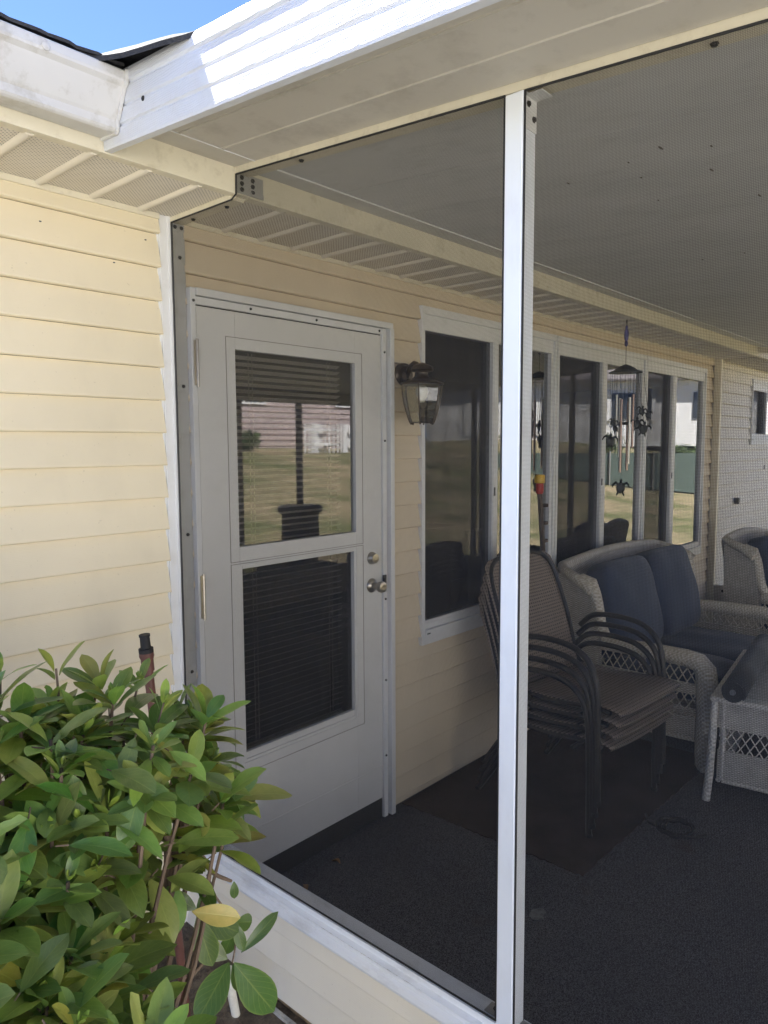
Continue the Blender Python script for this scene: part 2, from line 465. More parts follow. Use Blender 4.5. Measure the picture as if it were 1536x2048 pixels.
# ------------------------------------------------------------------ ground
def smooth01(t): t = max(0, min(1, t)); return t*t*(3-2*t)
def terrain(x, y):
    h = 1.75*smooth01((-y-4)/16.0) + 1.0*smooth01((x-24)/12.0)*smooth01((-y)/12+.2)*.5
    return h
mb = MB(); xs = [-60,-30,-14,-8,-5,-3,-1.5,0.5,3,5,7,9,12,15,18,21,24,27,30,34,38,42,48,60,90,200]
ys = [-200,-90,-60,-45,-36,-30,-26,-22,-20,-18,-16,-14,-12,-10,-8,-6,-5,-4,-2,0,3,8,20,60,200]
for y in ys:
    for x in xs: mb.v.append((x, y, -.16 + terrain(x, y)))
nx = len(xs)
for j in range(len(ys)-1):
    for i in range(nx-1): mb.f.append((j*nx+i, j*nx+i+1, (j+1)*nx+i+1, (j+1)*nx+i))
lawn = obj('lawn', mb, M['lawn'], smooth=True); tag(lawn, kind='structure')
# garden bed soil with real unevenness
mb = MB(); n1, n2 = 60, 60
from mathutils import noise as mnoise
for j in range(n2+1):
    for i in range(n1+1):
        x = -2.6 + 2.62*i/n1; y = -3.4 + 3.4*j/n2
        e = min(1, min(i, j)/4)
        mb.v.append((x, y, SOIL + .055*smooth01((y+.55)/.55) + .016*mnoise.noise(Vector((x*5, y*5, 0))) + .008*mnoise.noise(Vector((x*22, y*22, 3))) + .004*mnoise.noise(Vector((x*60, y*60, 9))) - .03*(1-e)))
for j in range(n2):
    for i in range(n1): mb.f.append((j*(n1+1)+i, j*(n1+1)+i+1, (j+1)*(n1+1)+i+1, (j+1)*(n1+1)+i))
soil = obj('soil_bed', mb, M['soil'], smooth=True); tag(soil, kind='structure')
mb = MB(); mb.box(.0, PX1, PY1, .0, -.158, FLOOR)
pf = obj('porch_floor', mb, M['carpet']); tag(pf, kind='structure')
mb = MB(); mb.box(-14, -.3, -7.5, -2.6, -.30, -.115); mb.box(-14, -2.65, -2.6, 9, -.30, -.115)  # out-of-view paving added to bounce sunlight up onto the shaded walls
pv = obj('bounce_pavement', mb, M['concrete']); tag(pv, kind='structure')

# ------------------------------------------------------------------ house
house = empty('house', (0,0,FLOOR), 'cream lap-sided house with white windows behind the porch', 'house')
WINS = [(1.292, 2.560, .644, 2.240), (2.571, 3.885, .644, 2.240), (3.893, 5.187, .644, 2.240), (6.559, 7.60, 1.587, 2.244)]
DOOR = (.050, 1.066, FLOOR-.06, 2.128)
zb = [2.283 - LAP*k for k in range(0, 24)]
OPEN = WINS + [DOOR]
mb = MB(); siding_wall(mb, -2.4, -.044, zb, LAP, [], lambda u, d, z: (u, -d, z), 2.346, -.030)  # house ends early on the left, out of view, to let side light in
obj('wall_siding', mb, M['siding_lit'], house)
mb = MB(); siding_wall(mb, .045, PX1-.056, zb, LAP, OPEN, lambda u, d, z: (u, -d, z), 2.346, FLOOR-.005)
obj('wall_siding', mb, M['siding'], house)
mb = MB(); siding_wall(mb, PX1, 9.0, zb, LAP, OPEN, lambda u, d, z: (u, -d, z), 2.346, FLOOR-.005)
obj('wall_siding', mb, M['siding_far_lit'], house)
mb = MB(); mb.box(-2.4, -.0, -.006, .012, -.2, -.030); obj('foundation', mb, M['found2'], house)
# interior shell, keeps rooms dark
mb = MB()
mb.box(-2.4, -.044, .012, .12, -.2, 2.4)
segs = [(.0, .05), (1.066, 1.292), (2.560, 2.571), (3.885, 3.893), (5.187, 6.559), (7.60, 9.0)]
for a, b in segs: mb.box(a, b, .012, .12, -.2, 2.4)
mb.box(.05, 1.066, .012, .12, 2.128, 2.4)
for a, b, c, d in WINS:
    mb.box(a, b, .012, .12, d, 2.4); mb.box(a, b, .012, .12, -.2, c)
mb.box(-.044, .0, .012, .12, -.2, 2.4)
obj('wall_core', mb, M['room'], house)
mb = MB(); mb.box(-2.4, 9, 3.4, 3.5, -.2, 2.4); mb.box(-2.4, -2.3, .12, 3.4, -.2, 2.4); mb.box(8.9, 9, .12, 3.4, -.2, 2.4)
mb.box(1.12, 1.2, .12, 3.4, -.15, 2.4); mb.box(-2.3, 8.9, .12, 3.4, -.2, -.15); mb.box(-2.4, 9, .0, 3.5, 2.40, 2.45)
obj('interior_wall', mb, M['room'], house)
# corner trim beside the porch
mb = MB(); mb.box(-.040, -.001, -.0125, .012, SOIL-.02, 2.346); mb.box(-.046, -.040, -.006, .012, SOIL-.02, 2.346)
mb.box(-.012, -.001, -.016, -.0125, SOIL-.02, 2.346)
obj('corner_trim', mb, M['white'], house, bevel=.0015)
# soffit
mb = MB(); mb.box(-2.4, 9, -.345, -.0, 2.346, 2.352)
obj('soffit', mb, M['perf'], house)
for k in range(-4, 58):
    x = -.108 - .157*2 + .157*(k)
    if x < -2.0 or x > 8.6: continue
    mb = MB(); mb.extrude([(-.013,.0),(-.010,-.006),(-.004,-.0095),(.004,-.0095),(.010,-.006),(.013,.0)], lambda p: (x+p[0], -.008, 2.3455+p[1]), lambda p: (x+p[0], -.342, 2.3455+p[1]))
    o = obj('soffit_rib', mb, M['rib'], house, smooth=True)
mb = MB(); mb.box(-2.4, -.044, -.022, -.0035, 2.328, 2.3455); 
obj('soffit_channel', mb, M['cream'], house)
mb = MB(); mb.box(.045, 9, -.022, -.0035, 2.330, 2.3455)
obj('soffit_channel', mb, M['cream'], house)
# fascia board along the eave (continues inside the porch)
mb = MB(); mb.box(-2.4, -.408, -.362, -.345, 2.343, 2.52); mb.box(-2.4,-.408,-.362,-.330,2.340,2.3455)
obj('eave_board', mb, M['cream'], house, bevel=.0015)
mb = MB(); mb.box(-.408, .0, -.362, -.345, 2.343, 2.4195); mb.box(-.408,.0,-.362,-.330,2.340,2.3455)
obj('eave_board', mb, M['cream'], house, bevel=.0015)
mb = MB(); mb.box(.052, 9, -.365, -.345, 2.343, 2.4195); mb.box(.052,9,-.365,-.330,2.338,2.3455)
obj('eave_board', mb, M['cream'], house, bevel=.0015)
# roof: deck + shingles with ragged lower edge
def roofz(y): return 2.505 + .333*(y+.47)
mb = MB(); mb.hexa([(-2.8,-.43,2.46),(-.42,-.43,2.46),(-.42,4.2,4.0),(-2.8,4.2,4.0)], [(-2.8,-.43,roofz(-.43)-.012),(-.42,-.43,roofz(-.43)-.012),(-.42,4.2,roofz(4.2)-.012),(-2.8,4.2,roofz(4.2)-.012)])
mb.hexa([(-.42,.0,2.56),(10,.0,2.56),(10,4.2,4.0),(-.42,4.2,4.0)], [(-.42,.0,roofz(0)-.012),(10,.0,roofz(0)-.012),(10,4.2,roofz(4.2)-.012),(-.42,4.2,roofz(4.2)-.012)])
mb.hexa([(-2.8,4.2,4.0),(10,4.2,4.0),(10,9,2.3),(-2.8,9,2.3)], [(-2.8,4.2,roofz(4.2)),(10,4.2,roofz(4.2)),(10,9,2.5),(-2.8,9,2.5)])
obj('roof', mb, M['shingle'], house)
mb = MB(); nxs = 150; rows = []
random.seed(3)
for i in range(nxs+1):
    x = -2.85 + (2.44)*i/nxs
    rows.append((x, -.482 + random.uniform(-.004,.004), 2.5125 + random.uniform(-.0018,.0018)))
for i in range(nxs):
    a, b = rows[i], rows[i+1]
    mb.hexa([(a[0],a[1],a[2]-.008),(b[0],b[1],b[2]-.008),(b[0],-.2,roofz(-.2)-.01),(a[0],-.2,roofz(-.2)-.01)],
            [a, b, (b[0],-.2,roofz(-.2)), (a[0],-.2,roofz(-.2))])
obj('shingle_edge', mb, M['shingle'], house)
# shingle tie-in lapping over the porch roof (warped sheet)
mb = MB(); gi, gj = 26, 22
def flap(i, j):
    a = i/gi; b = j/gj
    x = -.72 + (5.6+.72)*a**3 if i > 9 else None
    return None
xsF = [-.50 + .11*k/10 for k in range(11)] + [-.2, .2, .8, 1.6, 2.6, 3.6, 4.6, 5.6]
ysF = [-.790 + .80*k/18 for k in range(19)]
random.seed(5)
for j, y in enumerate(ysF):
    for i, x in enumerate(xsF):
        t = smooth01((x+.475)/.085)
        yy = y
        ylim = -.475 + (-.790+.475)*t           # front edge retreats to the eave on the left
        yy = max(y, ylim) if j else ylim
        zh = roofz(yy)
        zp = 2.545 + S*yy
        rise = 2.487 + .19*(yy+.790)
        z = max(zp, rise)*t + (zh+.002)*(1-t)
        z += .003*mnoise.noise(Vector((x*14, yy*14, 0)))
        x = x - (.014*smooth01((yy+.785)/.12) if i <= 10 else 0)
        mb.v.append((x + .004*mnoise.noise(Vector((yy*30, 1, 2)))*(i==10), yy, z))
w = len(xsF)
nb = len(mb.v)
for p in list(mb.v): mb.v.append((p[0], p[1], p[2]-.012))
for j in range(len(ysF)-1):
    for i in range(w-1):
        mb.f.append((j*w+i, j*w+i+1, (j+1)*w+i+1, (j+1)*w+i)); mb.f.append((nb+j*w+i, nb+(j+1)*w+i, nb+(j+1)*w+i+1, nb+j*w+i+1))
for i in range(w-1): mb.f.append((i, i+1, nb+i+1, nb+i))
obj('roof_tie_in', mb, M['shingle'], house, recalc=False)

# gutter (K profile) with end cap
def gprof(off=0):
    return [(-.366,2.480),(-.366,2.372),(-.432,2.366),(-.438,2.369),(-.442,2.374),(-.442,2.392),(-.447,2.398),(-.455,2.412),(-.470,2.440),(-.480,2.458),(-.491,2.466),(-.493,2.472),(-.493,2.490),(-.489,2.494),(-.485,2.490),(-.485,2.474),(-.474,2.462),(-.450,2.416),(-.440,2.400),(-.434,2.392),(-.433,2.376),(-.370,2.380),(-.370,2.480)]
mb = MB(); mb.extrude(gprof(), lambda p: (-2.8, p[0], p[1]), lambda p: (-.412, p[0], p[1]))
gut = obj('gutter', mb, M['gutter'], house)
mb = MB(); cap = [(-.3625,2.490),(-.3625,2.366),(-.438,2.362),(-.446,2.370),(-.447,2.391),(-.452,2.396),(-.460,2.411),(-.475,2.438),(-.485,2.455),(-.496,2.463),(-.498,2.470),(-.498,2.494)]
mb.extrude(cap, lambda p: (-.415, p[0], p[1]), lambda p: (-.4065, p[0], p[1]))
obj('end_cap', mb, M['gutter'], gut, bevel=.001)
mb = MB(); mb.ball((-.4055,-.455,2.418), .002, .008, .007); mb.ball((-.4055,-.447,2.405), .002, .005, .006)
obj('rust_spot', mb, simple('rust', (.20,.06,.03), .8), gut)
for gx in (-.60, -1.2, -1.8):
    mb = MB(); mb.lathe([(.010,0),(.010,-.003),(.006,-.005)], (gx,-.4915,2.476), 12, 'y'); obj('rivet', mb, M['gutter'], gut, smooth=True)

# windows
def window(a, b, c, d, mullion, scr_left=True):
    root = empty('window', ((a+b)/2, 0, c)); root.parent = house; root.matrix_parent_inverse = root_inv(house)
    mb = MB(); fo = -.030
    mb.box(a, a+.022, fo, .03, c, d); mb.box(b-.022, b, fo, .03, c, d)
    mb.box(a+.022, b-.022, fo, .03, d-.035, d); mb.box(a+.022, b-.022, fo, .03, c, c+.045)
    mb.box(a+.022, b-.022, fo+.012, .03, d-.108, d-.035)
    mb.box(a+.022, b-.022, fo-.006, .03, c+.045, c+.070); mb.box(a+.022, b-.022, fo+.014, .03, c+.070, c+.101)
    obj('frame', mb, M['white'], root, bevel=.002)
    m0, m1 = mullion
    z0, z1 = c+.101, d-.108
    mb = MB(); mb.box(m0, m1, fo+.004, .03, z0, z1); mb.box(m0+.008, m0+.014, fo+.000, fo+.004, z0, z1)
    obj('meeting_stile', mb, M['white'], root, bevel=.002)
    gl, gr = a+.028, b-.05
    mb = MB(); mb.box(a+.022, gl, fo+.012, .03, z0, z1); mb.box(gr, b-.022, fo+.010, .03, z0, z1); mb.box(gl, m0, fo+.014, .03, z0, z0+.012); mb.box(m1, gr, fo+.014, .03, z0, z0+.010)
    obj('sash', mb, M['white'], root, bevel=.0015)
    mb = MB(); mb.quad((gl, .016, z0), (m0, .016, z0), (m0, .016, z1), (gl, .016, z1)); obj('pane', mb, M['glass'], root)
    mb = MB(); mb.quad((m1, .004, z0), (gr, .004, z0), (gr, .004, z1), (m1, .004, z1)); obj('pane', mb, M['glass'], root)
    mb = MB(); mb.quad((gl, -.006, z0+.012), (m0, -.006, z0+.012), (m0, -.006, z1), (gl, -.006, z1)); obj('insect_screen', mb, M['bugscreen'], root)
    mb = MB(); mb.box(m0+.012, m0+.022, fo-.004, fo+.004, 1.33, 1.375); obj('latch', mb, M['outlet'], root)
    mb = MB(); mb.box(a+.03, a+.055, fo-.0075, fo-.005, c+.050, c+.056); obj('weep_hole', mb, M['outlet'], root)
    return root
window(*WINS[0], (1.885, 1.940)); window(*WINS[1], (3.172, 3.246)); window(*WINS[2], (4.416, 4.501)); window(*WINS[3], (7.055, 7.10))
# furniture silhouettes inside the rooms
for a_, b_, h_, lb in ((1.35, 2.3, 1.10, 'tall dark brown cabinet indoors behind the window nearest the door'), (3.2, 4.0, .95, 'lower dark brown cabinet indoors behind the middle window')):
    mb = MB(); mb.box(a_, b_, .55, 1.05, -.15, h_-.03); mb.box(a_-.02, b_+.02, .53, 1.07, h_-.03, h_); mb.box(a_+.04, (a_+b_)/2-.01, .535, .55, 0, h_-.1); mb.box((a_+b_)/2+.01, b_-.04, .535, .55, 0, h_-.1)
    tag(obj('cabinet', mb, simple('dark_wood', (.12,.07,.045), .6), bevel=.004), lb, 'cabinet')

# storm door
dr = empty('door', (.53, -.02, 0)); dr.parent = house; dr.matrix_parent_inverse = root_inv(house)
yf, yb = -.036, -.008
mb = MB()
mb.box(.073, .231, yf, yb, .004, 2.070); mb.box(.838, .998, yf, yb, .004, 2.070)
mb.box(.231, .838, yf, yb, 1.940, 2.070); mb.box(.231, .838, yf, yb, .004, .425); mb.box(.231, .838, yf, yb, 1.166, 1.236)
mb.box(.073, .998, yf-.003, yf-.0003, .150, .157)
obj('door_panel', mb, M['door'], dr, bevel=.002)
def rectframe(mb, a, b, c, d, w, y0, y1):
    mb.box(a, a+w, y0, y1, c, d); mb.box(b-w, b, y0, y1, c, d); mb.box(a+w, b-w, y0, y1, d-w, d); mb.box(a+w, b-w, y0, y1, c, c+w)
mb = MB(); rectframe(mb, .190, .880, 1.182, 1.982, .0022, yf-.0014, yf-.0002); rectframe(mb, .190, .880, .386, 1.176, .0022, yf-.0014, yf-.0002)
obj('panel_groove', mb, simple('groove_shadow_line', (.30,.28,.25), .8), dr)
mb = MB(); rectframe(mb, .231, .838, .425, 1.166, .012, yf+.002, yb-.002); mb.box(.243, .826, yf+.006, yb-.002, .437, .462)
obj('lower_glass_frame', mb, M['door'], dr, bevel=.0015)
mb = MB(); mb.quad((.231,-.020,1.236),(.838,-.020,1.236),(.838,-.020,1.940),(.231,-.020,1.940)); obj('glass', mb, M['doorglass'], dr)
mb = MB(); mb.quad((.243,-.016,.437),(.826,-.016,.437),(.826,-.016,1.154),(.243,-.016,1.154)); obj('door_screen', mb, M['screen'], dr)
mb = MB(); mb.quad((.243,-.012,.437),(.826,-.012,.437),(.826,-.012,1.154),(.243,-.012,1.154)); obj('glass', mb, M['doorglass'], dr)
mb = MB(); z = .455
while z < 1.93:
    mb.hexa([(.262,.030,z+.004),(.815,.030,z+.004),(.815,.052,z-.006),(.262,.052,z-.006)], [(.262,.030,z+.0052),(.815,.030,z+.0052),(.815,.052,z-.0048),(.262,.052,z-.0048)])
    z += .0245
mb.box(.262, .815, .028, .056, .440, .449)
obj('blind', mb, M['slat'], dr)
mb = MB()
for cx in (.335, .352, .735, .752): mb.box(cx, cx+.0022, .027, .0285, .45, 1.94)
obj('blind_cord', mb, M['cord'], dr)
mb = MB(); mb.box(.05, .26, .058, .10, FLOOR, 2.12); mb.box(.815, 1.066, .058, .10, FLOOR, 2.12); mb.box(.26, .815, .058, .10, FLOOR, .42)
mb.box(.26,.815,.10,.11,FLOOR,2.12)
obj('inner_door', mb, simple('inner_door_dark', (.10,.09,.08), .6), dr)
# outer frame
mb = MB()
mb.box(.050, .0705, -.040, .012, FLOOR, 2.128)
mb.box(.0705, 1.001, -.040, .012, 2.0745, 2.100); mb.box(.0705, 1.066, -.050, .012, 2.103, 2.128)
mb.box(1.0005, 1.026, -.044, .012, FLOOR, 2.100); mb.box(1.026, 1.040, -.030, .012, FLOOR, 2.100); mb.box(1.040, 1.066, -.056, .012, FLOOR, 2.103)
obj('door_frame', mb, M['white'], dr, bevel=.002)
mb = MB(); mb.box(.0705, 1.0, -.030, .05, 2.0702, 2.0745); mb.box(.0705,.073,-.030,-.0,.004,2.07); mb.box(.998,1.0005,-.030,-.0,.004,2.07)
obj('weather_strip', mb, M['black'], dr)
mb = MB(); mb.box(.0705, 1.0, -.030, .058, FLOOR-.0, .003); obj('threshold', mb, simple('threshold_dark', (.03,.03,.03), .6), dr)
for hz in (1.80, 1.00, .30):
    mb = MB(); mb.tube([(.0715,-.041,hz),(.0715,-.041,hz+.16)], .0055, 8); mb.box(.058, .071, -.0425, -.0402, hz+.005, hz+.155)
    obj('hinge', mb, M['nickel'], dr, smooth=True)
for p in ((.062,-.040,2.085),(.30,-.040,2.088),(.62,-.040,2.088),(.985,-.040,2.088)): screw(dr, p, 'y', .004, -1)
for z in (2.0, 1.62, .92, .55, .2): screw(dr, (1.013,-.044,z), 'y', .004, -1)
mb = MB(); mb.lathe([(.0275,0),(.0275,-.006),(.024,-.016),(.020,-.022),(.020,-.026),(.015,-.0265)], (.932,yf,1.113), 24, 'y')
mb.box(.930,.934,yf-.0285,yf-.026,1.105,1.121)
obj('deadbolt', mb, M['nickel'], dr, smooth=True)
mb = MB(); mb.lathe([(.032,0),(.031,-.005),(.024,-.011),(.014,-.015),(.0125,-.032),(.016,-.038),(.024,-.050),(.0255,-.060),(.023,-.068),(.012,-.072),(.006,-.0705)], (.932,yf,.992), 24, 'y')
obj('door_knob', mb, M['nickel'], dr, smooth=True)
mb = MB(); mb.box(.9985,1.012,-.052,-.040,.985,1.03); obj('strike_plate', mb, M['screwm'], dr)

# wall fittings on the far part of the house
mb = MB(); mb.box(6.12, 6.16, -.06, -.012, 1.02, 1.08); o = obj('faucet_box', mb, M['outlet'], house, bevel=.006)
mb = MB(); mb.tube([(5.95,-.012,.40),(5.95,-.07,.40),(5.93,-.10,.37)], .014, 8); obj('hose_faucet', mb, M['outlet'], house, smooth=True)
for sx, sz in ((-.34,2.20),(-.47,2.30),(-.2,2.165),(-.42,2.24),(-.09,2.255)):
    mb = MB(); mb.ball((sx,-.012,sz), .004, .002, .002); obj('scuff_mark', mb, M['outlet'], house)

# ------------------------------------------------------------------ porch
porch = empty('screened_porch', (2.7, -1.9, FLOOR), 'white framed screened porch with flat pan roof against the house', 'porch')
def slopebox(mb, x0, x1, y0, y1, zf, dz0, dz1):
    mb.hexa([(x0,y0,zf(y0)+dz0),(x1,y0,zf(y0)+dz0),(x1,y1,zf(y1)+dz0),(x0,y1,zf(y1)+dz0)], [(x0,y0,zf(y0)+dz1),(x1,y0,zf(y0)+dz1),(x1,y1,zf(y1)+dz1),(x0,y1,zf(y1)+dz1)])
YR = PY1-.35
mb = MB(); slopebox(mb, -.392, 5.8, YR, -.365, zsoff, .004, .095); obj('roof_panel', mb, M['ceiling'], porch)
# outside soffit strips with seams
mb = MB()
for a, b in ((-.395,-.252),(-.250,-.118),(-.116,-.002)):
    slopebox(mb, a, b, YR, -.462, zsoff, -.002, .004)
for a, b in ((-.395,-.002),): slopebox(mb, a, b, -.459, -.363, zsoff, -.002, .004)
for a in (-.251,-.117): slopebox(mb, a-.0035, a+.0035, YR, -.466, zsoff, -.006, -.002)
obj('soffit_panel', mb, M['soffit_pan'], porch)
mb = MB(); slopebox(mb, -.395, -.002, -.4605, -.4585, zsoff, -.0045, -.002); obj('soffit_seam', mb, M['white'], porch)
# inner ceiling pans (seams run outward) + cross seam
mb = MB(); x = .052
while x < 5.40:
    x1 = min(x+.30, 5.42); slopebox(mb, x+.0008, x1-.0008, PY1, -.462, zsoff, -.003, .004); x = x1
slopebox(mb, .052, 5.42, -.459, -.366, zsoff, -.003, .004)
obj('ceiling', mb, M['ceiling'], porch)
mb = MB(); slopebox(mb, .06, 5.40, -.4625, -.4585, zsoff, -.008, -.0035); obj('ceiling_seam', mb, M['white'], porch)
# ceiling stains / mud dauber spots
random.seed(11)
for k in range(34):
    x = random.uniform(.35, 2.2); y = -1.05 - random.random()**1.3*1.3 + .12*(x-1); 
    mb = MB(); mb.ball((x, y, zsoff(y)-.004), random.uniform(.004,.016), random.uniform(.002,.004), .0012, 7, 4)
    obj('ceiling_spot', mb, M['spot'], porch)
# woodgrain fascia
prof = [(-.385,.0),(-.404,.0),(-.4055,.006),(-.4055,.040),(-.401,.044),(-.401,.047),(-.4055,.051),(-.4055,.083),(-.401,.087),(-.401,.090),(-.4055,.094),(-.4055,.128),(-.402,.132),(-.402,.135),(-.408,.140),(-.408,.160),(-.404,.170),(-.392,.172),(-.392,.020),(-.385,.012)]
mb = MB(); mb.extrude(prof, lambda p: (p[0], -.3625, zfas(-.3625)+p[1]), lambda p: (p[0], YR, zfas(YR)+p[1]))
fa = obj('side_fascia', mb, M['fascia'], porch)
mb = MB(); mb.lathe([(.0065,0),(.005,-.002)], (-.4060,-.556,2.412), 8, 'x'); obj('drip_hole', mb, M['black'], fa)
mb = MB(); mb.box(-.392, 5.8, YR-.012, YR, zfas(YR), zsoff(YR)+.10); obj('front_gutter', mb, M['white'], porch)
# beams: small one at the soffit, riser, sloping one
mb = MB(); mb.box(0, .050, -.3415, -.002, 2.340, 2.3455); mb.box(-.001,.050,-.366,-.3415,2.340,2.418)
mb.hexa([(0,YR+.1,zbeam(YR+.1)),(.05,YR+.1,zbeam(YR+.1)),(.05,-.366,zbeam(-.366)),(0,-.366,zbeam(-.366))], [(0,YR+.1,zsoff(YR+.1)),(.05,YR+.1,zsoff(YR+.1)),(.05,-.366,zsoff(-.366)),(0,-.366,zsoff(-.366))])
obj('beam', mb, M['cream'], porch, bevel=.0015)
mb = MB(); mb.box(-.001, .048, -.341, -.003, 2.3285, 2.3398); obj('beam', mb, M['cream'], porch)
# posts of the near side
def post(x0, x1, y0, y1, z0, z1, mat=None):
    mb = MB(); mb.box(x0, x1, y0, y1, z0, z1); return obj('post', mb, mat or M['postwhite'], porch, bevel=.003)
p0 = post(.0, .050, -.0195, .011, .246, 2.328, simple('frame_grey', (.46,.45,.42), .5, 0, .08, 6, 60, .15, .001, (.28,.26,.22), .4))
p1 = post(-.004, .048, -1.336, -1.292, .160, zbeam(-1.336)-.0005)
p2 = post(.0, .050, -2.42, -2.376, .246, zbeam(-2.42)-.0005); 
for yy in (-3.70,): post(-.0, .050, yy-.045, yy, FLOOR, zbeam(yy-.045)-.0005)
# inside post against wall is the wide grey stile with screws
for z in (2.22, 1.80, 1.30, .82, .42): screw(p0, (.028,-.0195,z), 'y', .005, -1)
for z in (2.315,): 
    for x in (.012,.036): screw(p0, (x,-.0215,z), 'y', .005, -1)
# rail + inner bottom plate
for (ya, yb_) in ((-.0205,-1.2915),(-1.3365,-2.3755),(-2.4205,-3.699)):
    mb = MB(); mb.extrude([(-.030,.182),(-.032,.190),(-.028,.205),(-.020,.212),(-.020,.222),(-.006,.2285),(-.006,.246),(.050,.246),(.050,.182)], lambda p: (p[0], ya, p[1]), lambda p: (p[0], yb_, p[1]))
    rl = obj('rail', mb, simple('rail_white', (.82,.85,.90), .45, 0, .08, 5, 50, .2, .001, (.30,.28,.26), .35, stretch=(1,.35,1)), porch)
    mb = MB(); mb.box(.006, .010, ya-.003, yb_+.003, .246, .2475); 
# dirt crack along the rail ledge
random.seed(21)
mb = MB(); nseg = 260
for k in range(nseg+1):
    y = -.45 - .80*k/nseg; c_ = -.0180 + .0016*math.sin(y*9) + .0006*mnoise.noise(Vector((y*60,0,0)))
    w_ = max(.0001, .0016*mnoise.noise(Vector((y*45,3,0))) + .0009*mnoise.noise(Vector((y*160,7,0))) + .0004)
    mb.v += [(c_-w_*.5,y,.2230),(c_+w_*.5,y,.2230)]
for k in range(nseg): mb.f.append((2*k,2*k+1,2*k+3,2*k+2))
obj('dirt_line', mb, M['found'], porch)
# splines (black) round each screened bay
def spline(pts, name='screen_spline', r=.0026):
    mb = MB(); mb.tube(pts, r, 6); return obj(name, mb, M['black'], porch)
b1 = [(-.0008,-.0225,.2495),(-.0008,-.0225,2.3265),(-.0008,-.344,2.3265),(-.0015,-.368,2.3375),(-.0008,-.369,zbeam(-.369)-.003),(-.0008,-1.2895,zbeam(-1.29)-.003),(-.0008,-1.2895,.2495),(-.0008,-.0225,.2495)]
for a, b in zip(b1[:-1], b1[1:]): spline([a, b])
b2 = [(-.0008,-1.3385,.2495),(-.0008,-1.3385,zbeam(-1.339)-.003),(-.0008,-2.3735,zbeam(-2.374)-.003),(-.0008,-2.3735,.2495),(-.0008,-1.3385,.2495)]
for a, b in zip(b2[:-1], b2[1:]): spline([a, b])
# screens
def scr(pts):
    mb = MB(); mb.poly(pts); return obj('insect_screen', mb, M['screen'], porch, recalc=False)
XS = -.0004
scr([(XS,-.0225,.248),(XS,-.0225,2.3275),(XS,-.3665,2.3275),(XS,-.3665,zbeam(-.3665)),(XS,-1.2915,zbeam(-1.2915)),(XS,-1.2915,.248)])
scr([(XS,-1.3365,.248),(XS,-1.3365,zbeam(-1.3365)),(XS,-2.375,zbeam(-2.375)),(XS,-2.375,.248)])
scr([(XS,-2.4205,.248),(XS,-2.4205,zbeam(-2.4205)),(XS,-3.70,zbeam(-3.70)),(XS,-3.70,.248)])
# gusset plates with screws
def plate(x0, x1, y0, y1, z0, z1, scs, ax='y'):
    mb = MB(); mb.box(x0, x1, y0, y1, z0, z1); p = obj('bracket', mb, M['steelplate'], porch)
    for q in scs: screw(p, q, ax, .0055, -1)
plate(.004, .100, -.3685, -.366, 2.343, 2.402, [(x,-.3685,z) for x in (.02,.06) for z in (2.355,2.372,2.389)])
plate(.053, .1, -.37, -.3665, 2.343, 2.355, [])
zt = zbeam(-1.34)
mb = MB(); mb.box(.003, .046, -1.3385, -1.3365, zt-.075, zt-.002); bp = obj('bracket', mb, M['white'], porch)
for x in (.012,.034): screw(bp, (x,-1.3385,zt-.025 if x<.02 else zt-.05), 'y', .005, -1)
mb = MB(); mb.box(.003, .046, -1.375, -1.3365, zt-.0105, zt-.0085); bp = obj('bracket', mb, M['white'], porch)
mb = MB(); mb.box(.008, .044, -1.40, -1.337, .2462, .2485); bp = obj('bracket', mb, M['steelplate'], porch)
for y in (-1.352,-1.385): screw(bp, (.03,y,.2485), 'z', .005, 1)
mb = MB(); mb.box(.010, .044, -1.291, -1.25, .2462, .2485); bp = obj('bracket', mb, M['steelplate'], porch); screw(bp, (.03,-1.27,.2485), 'z', .005, 1)
for y in (-.62,-1.28,-1.70,-.10,-.28):
    zz = zbeam(y) if y < -.36 else 2.3285
    screw(porch, (.030,y,zz-.001), 'z', .006, -1)
# knee wall
mb = MB(); siding_wall(mb, .0, 3.75, [.115-.1070*k for k in range(0,2)]+[.115-.107*2], .107, [], lambda u, d, z: (-d, -u, z), .1815, -.1001)
obj('knee_wall_siding', mb, M['siding_y'], porch)
mb = MB(); mb.box(.001, .048, -3.75, -.004, FLOOR, .181); obj('knee_wall', mb, M['soffit_pan'], porch)
mb = MB(); mb.box(-.004, .0, -3.75, -.0, -.17, -.090); obj('foundation_strip', mb, M['found'], porch)
mb = MB(); mb.box(-.050, -.036, -3.4, -.30, -.145, -.116); eg = obj('garden_edging', mb, simple('edging_white', (.5,.5,.48), .7, 0, .3, 20, 60, .4, .002, (.1,.08,.06), .7)); tag(eg, 'thin pale dirty edging strip along the foot of the knee wall', 'edging')
